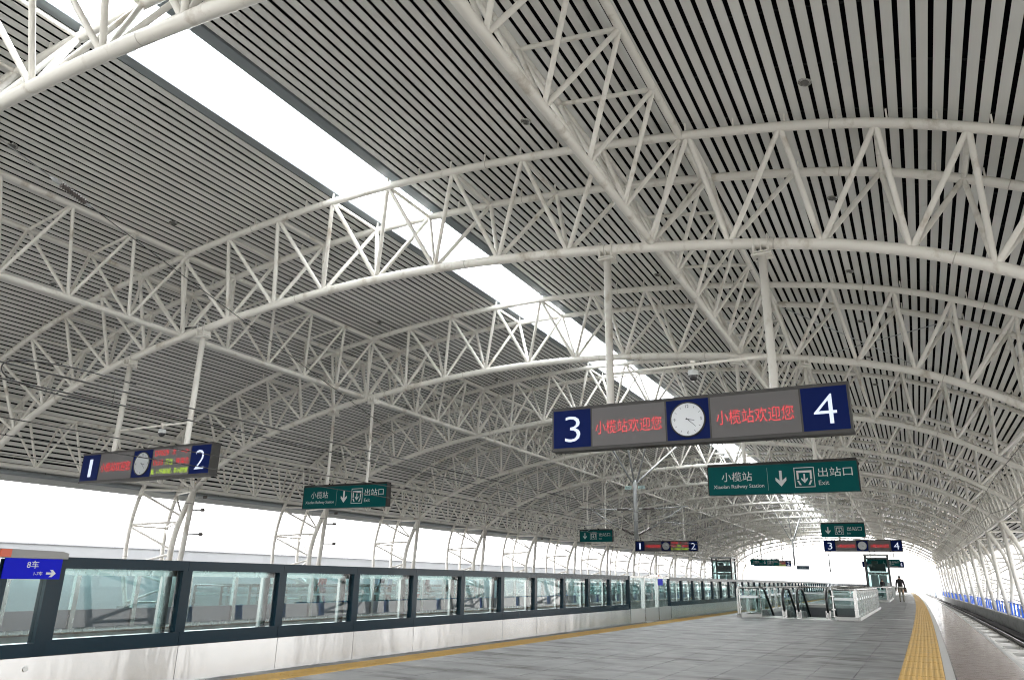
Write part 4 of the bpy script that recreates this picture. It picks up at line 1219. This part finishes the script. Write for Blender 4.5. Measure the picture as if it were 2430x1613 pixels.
# ================================================================== PEOPLE
M_SKIN = plain('skin', (.42, .26, .18), .55)
M_HAIR = plain('hair_black', (.012, .010, .009), .5)
def cloth(name, c_): return plain(name, c_, .85, var=.06, scale=12)
def person(label, s, u, z, rot, h, top, bottom, pose=None, sleeve=None, shoe=(.02, .02, .02), group=None):
    """one skinned body; materials by region; rot = facing angle about z (0 faces along +s)"""
    p_ = dict(bulk=1.0, lf=.12, rf=-.10, knee=.06, la=.05, ra=.05, elbow=.10, lean=.0, lat=.0)
    p_.update(pose or {})
    k = h / 1.72
    V, Ed, Rd, Reg = [], [], [], []
    def add(co, r, reg, par=None):
        V.append(Vector(co) * k); Rd.append(r * k * (p_['bulk'] if reg in 'ta' else 1)); Reg.append(reg)
        i = len(V) - 1
        if par is not None: Ed.append((par, i))
        return i
    ln = p_['lean']
    pel = add((0, 0, .93), .135, 'b'); 
    wa = add((0, ln * .25, 1.08), .128, 't', pel); ch = add((0, ln * .6, 1.28), .150, 't', wa); sh = add((0, ln * .8, 1.405), .105, 't', ch)
    nk = add((0, ln * .9, 1.49), .052, 's', sh); hd0 = add((0, ln + .012, 1.56), .075, 's', nk); hd = add((0, ln + .01, 1.625), .088, 'h', hd0); ht = add((0, ln, 1.685), .062, 'h', hd)
    for sg, f in ((-1, p_['lf']), (1, p_['rf'])):
        hp = add((sg * .095, .0, .87), .095, 'b', pel)
        kn = add((sg * .10, f * .55 + p_['knee'], .49), .066, 'b', hp)
        an = add((sg * .10, f * 1.1 - p_['knee'] * .4, .095), .046, 'b', kn)
        he = add((sg * .10, f * 1.1 - p_['knee'] * .4 - .02, .045), .040, 'f', an)
        to = add((sg * .115, f * 1.1 - p_['knee'] * .4 + .15, .035), .033, 'f', he)
    for sg, a in ((-1, p_['la']), (1, p_['ra'])):
        s0 = add((sg * .175, ln * .8, 1.385), .062, 't', sh)
        el = add((sg * (.225 + p_['lat']), ln * .5 + a * .5, 1.10), .047, 't', s0)
        wr = add((sg * (.235 + p_['lat']), ln * .3 + a + p_['elbow'], .875), .031, 'a', el)
        pa = add((sg * (.235 + p_['lat']), ln * .3 + a + p_['elbow'] + .02, .80), .030, 's', wr)
        for q in range(4):
            f1 = add((sg * (.230 + p_['lat']), ln * .3 + a + p_['elbow'] + .045 - q * .020, .745 + (q == 3) * .01), .009, 's', pa)
            add((sg * (.222 + p_['lat']), ln * .3 + a + p_['elbow'] + .048 - q * .020, .70 + (q in (0, 3)) * .012), .008, 's', f1)
        th = add((sg * (.215 + p_['lat']), ln * .3 + a + p_['elbow'] + .055, .79), .010, 's', pa); add((sg * (.210 + p_['lat']), ln * .3 + a + p_['elbow'] + .065, .755), .009, 's', th)
    me = bpy.data.meshes.new('person'); me.from_pydata(V, Ed, [])
    o = bpy.data.objects.new('person', me); C.objects.link(o)
    md = o.modifiers.new('skin', 'SKIN'); md.use_smooth_shade = True
    for i, sv in enumerate(me.skin_vertices[0].data):
        sv.radius = (Rd[i], Rd[i] * (.72 if Reg[i] == 't' and i in (wa, ch, sh) else 1.0)); sv.use_root = (i == pel)
    sb_ = o.modifiers.new('sub', 'SUBSURF'); sb_.levels = 1; sb_.render_levels = 1
    bpy.context.view_layer.update()
    dg = bpy.context.evaluated_depsgraph_get()
    m2 = bpy.data.meshes.new_from_object(o.evaluated_get(dg)); m2.name = 'person'
    bpy.data.objects.remove(o)
    mats = {'t': top, 'b': bottom, 's': M_SKIN, 'h': M_HAIR, 'f': M_BLACKPL, 'a': sleeve or top}
    order = ['t', 'b', 's', 'h', 'f', 'a']
    m2.materials.clear()
    for q in order: m2.materials.append(mats[q])
    vn = np.array([v[:] for v in V])
    for pl_ in m2.polygons:
        c0 = np.array(pl_.center[:]); i = int(np.argmin(((vn - c0) ** 2).sum(1))); reg = Reg[i]
        if reg in 'hs' and c0[2] > 1.5 * k:                      # face in front, hair behind and on top
            reg = 'h' if (c0[1] < (ln - .01) * k + .02 * k or c0[2] > 1.665 * k) and c0[2] > 1.54 * k else 's'
        pl_.material_index = order.index(reg); pl_.use_smooth = True
    body = bpy.data.objects.new('person', m2); C.objects.link(body)
    body.location = P(s, u, z); body.rotation_euler = (0, 0, TH(s) + rot)
    tag(body, label, 'person', group)
    # nose and ears on the face as a small child
    mb = MB(); M0 = Matrix.Diagonal((k, k, k, 1))
    mb.lathe([(.002, .024), (.012, .010), (.016, 0)], 8, M0 @ Matrix.Translation((0, ln + .092, 1.59)) @ Matrix.Rotation(-math.pi / 2, 4, 'X'))
    for sg in (-1, 1): mb.lathe([(.002, .012), (.018, .006), (.02, 0)], 8, M0 @ Matrix.Translation((sg * .082, ln, 1.60)) @ Matrix.Rotation(sg * math.pi / 2, 4, 'Y'))
    mb.build('nose_and_ears', M_SKIN, body, 'stuff')
    return body
PI = math.pi
man = person('man in dark jacket and khaki trousers walking away on the near platform', 59.5, -1.27, 0, 0, 1.76, cloth('jacket_dark', (.014, .014, .016)), cloth('khaki', (.17, .16, .125)),
             dict(lf=-.16, rf=.16, knee=.04, lat=.02, elbow=-.02, bulk=1.16), group='people on the near platform')
mb = MB(); mb.lathe([(.165, .93), (.178, .965), (.172, .985)], 18, Matrix.Diagonal((1.02, .78, 1.02, 1))); mb.build('shirt_hem', cloth('white_hem', (.7, .7, .68)), man)
zl = ZL + .012
person('person in red sweater and blue jeans on the far platform', 24.2, -21.6, zl, PI * .55, 1.66, cloth('sweater_red', (.36, .03, .045)), cloth('jeans', (.045, .075, .14)), group='people on the far platform')
bp1 = person('person in pale blue shirt with a dark backpack on the far platform', 26.9, -21.0, zl, PI * .9, 1.68, cloth('shirt_pale_blue', (.50, .58, .72)), cloth('trousers_black', (.016, .016, .02)), group='people on the far platform')
mb = MB(); mb.box(-.15, .15, -.30, -.13, 1.02, 1.42); mb.box(-.12, .12, -.35, -.301, 1.05, 1.25); mb.build('backpack', cloth('backpack_navy', (.02, .03, .06)), bp1)
person('person in light blue jacket beside the backpack wearer on the far platform', 27.9, -21.0, zl, PI * .7, 1.66, cloth('jacket_light', (.52, .60, .78)), cloth('trousers_dark', (.014, .014, .016)), group='people on the far platform')
v_ = person('man in dark vest and pale shirt sleeves on the far platform', 29.7, -20.9, zl, PI * 1.0, 1.66, cloth('vest_dark', (.03, .04, .055)), cloth('trousers_blue', (.06, .075, .10)), sleeve=cloth('sleeve_pale', (.5, .58, .7)), group='people on the far platform')
t = thing('red_bag', 'red shopping bag held low by the man in the dark vest', 'bag', s=29.5, u=-20.6, z=zl + .42)
mb = MB(); mb.prism([(-.16, 0), (.16, 0), (.18, .26), (-.18, .26)], -.07, .07); mb.build('body', plain('bag_red', (.62, .03, .04), .5), t)
mb = MB(); mb.tube(catmull([(-.08, 0, .26), (-.06, 0, .36), (.06, 0, .36), (.08, 0, .26)], 5), .008, 6); mb.build('handle', M_BLACKPL, t)
person('person in white shirt and black trousers on the far platform', 32.6, -20.9, zl, PI * .4, 1.66, cloth('shirt_white', (.66, .66, .64)), cloth('trousers_grey', (.05, .05, .055)), group='people on the far platform')
person('person in striped dark shirt carrying a bag on the far platform', 33.6, -20.9, zl, PI * .3, 1.66, cloth('shirt_striped', (.25, .27, .30)), cloth('trousers_black2', (.02, .02, .022)), dict(ra=.15), group='people on the far platform')
person('person in dark red top left of the white shirt on the far platform', 31.2, -21.2, zl, PI * .6, 1.64, cloth('top_maroon', (.14, .04, .05)), cloth('trousers_black3', (.02, .02, .025)), group='people on the far platform')
person('dark clothed person standing in front of the near platform lift', 78, -2.9, 0, PI * .2, 1.66, cloth('coat_black', (.015, .015, .017)), cloth('trousers_black4', (.018, .018, .02)), group='people on the near platform')
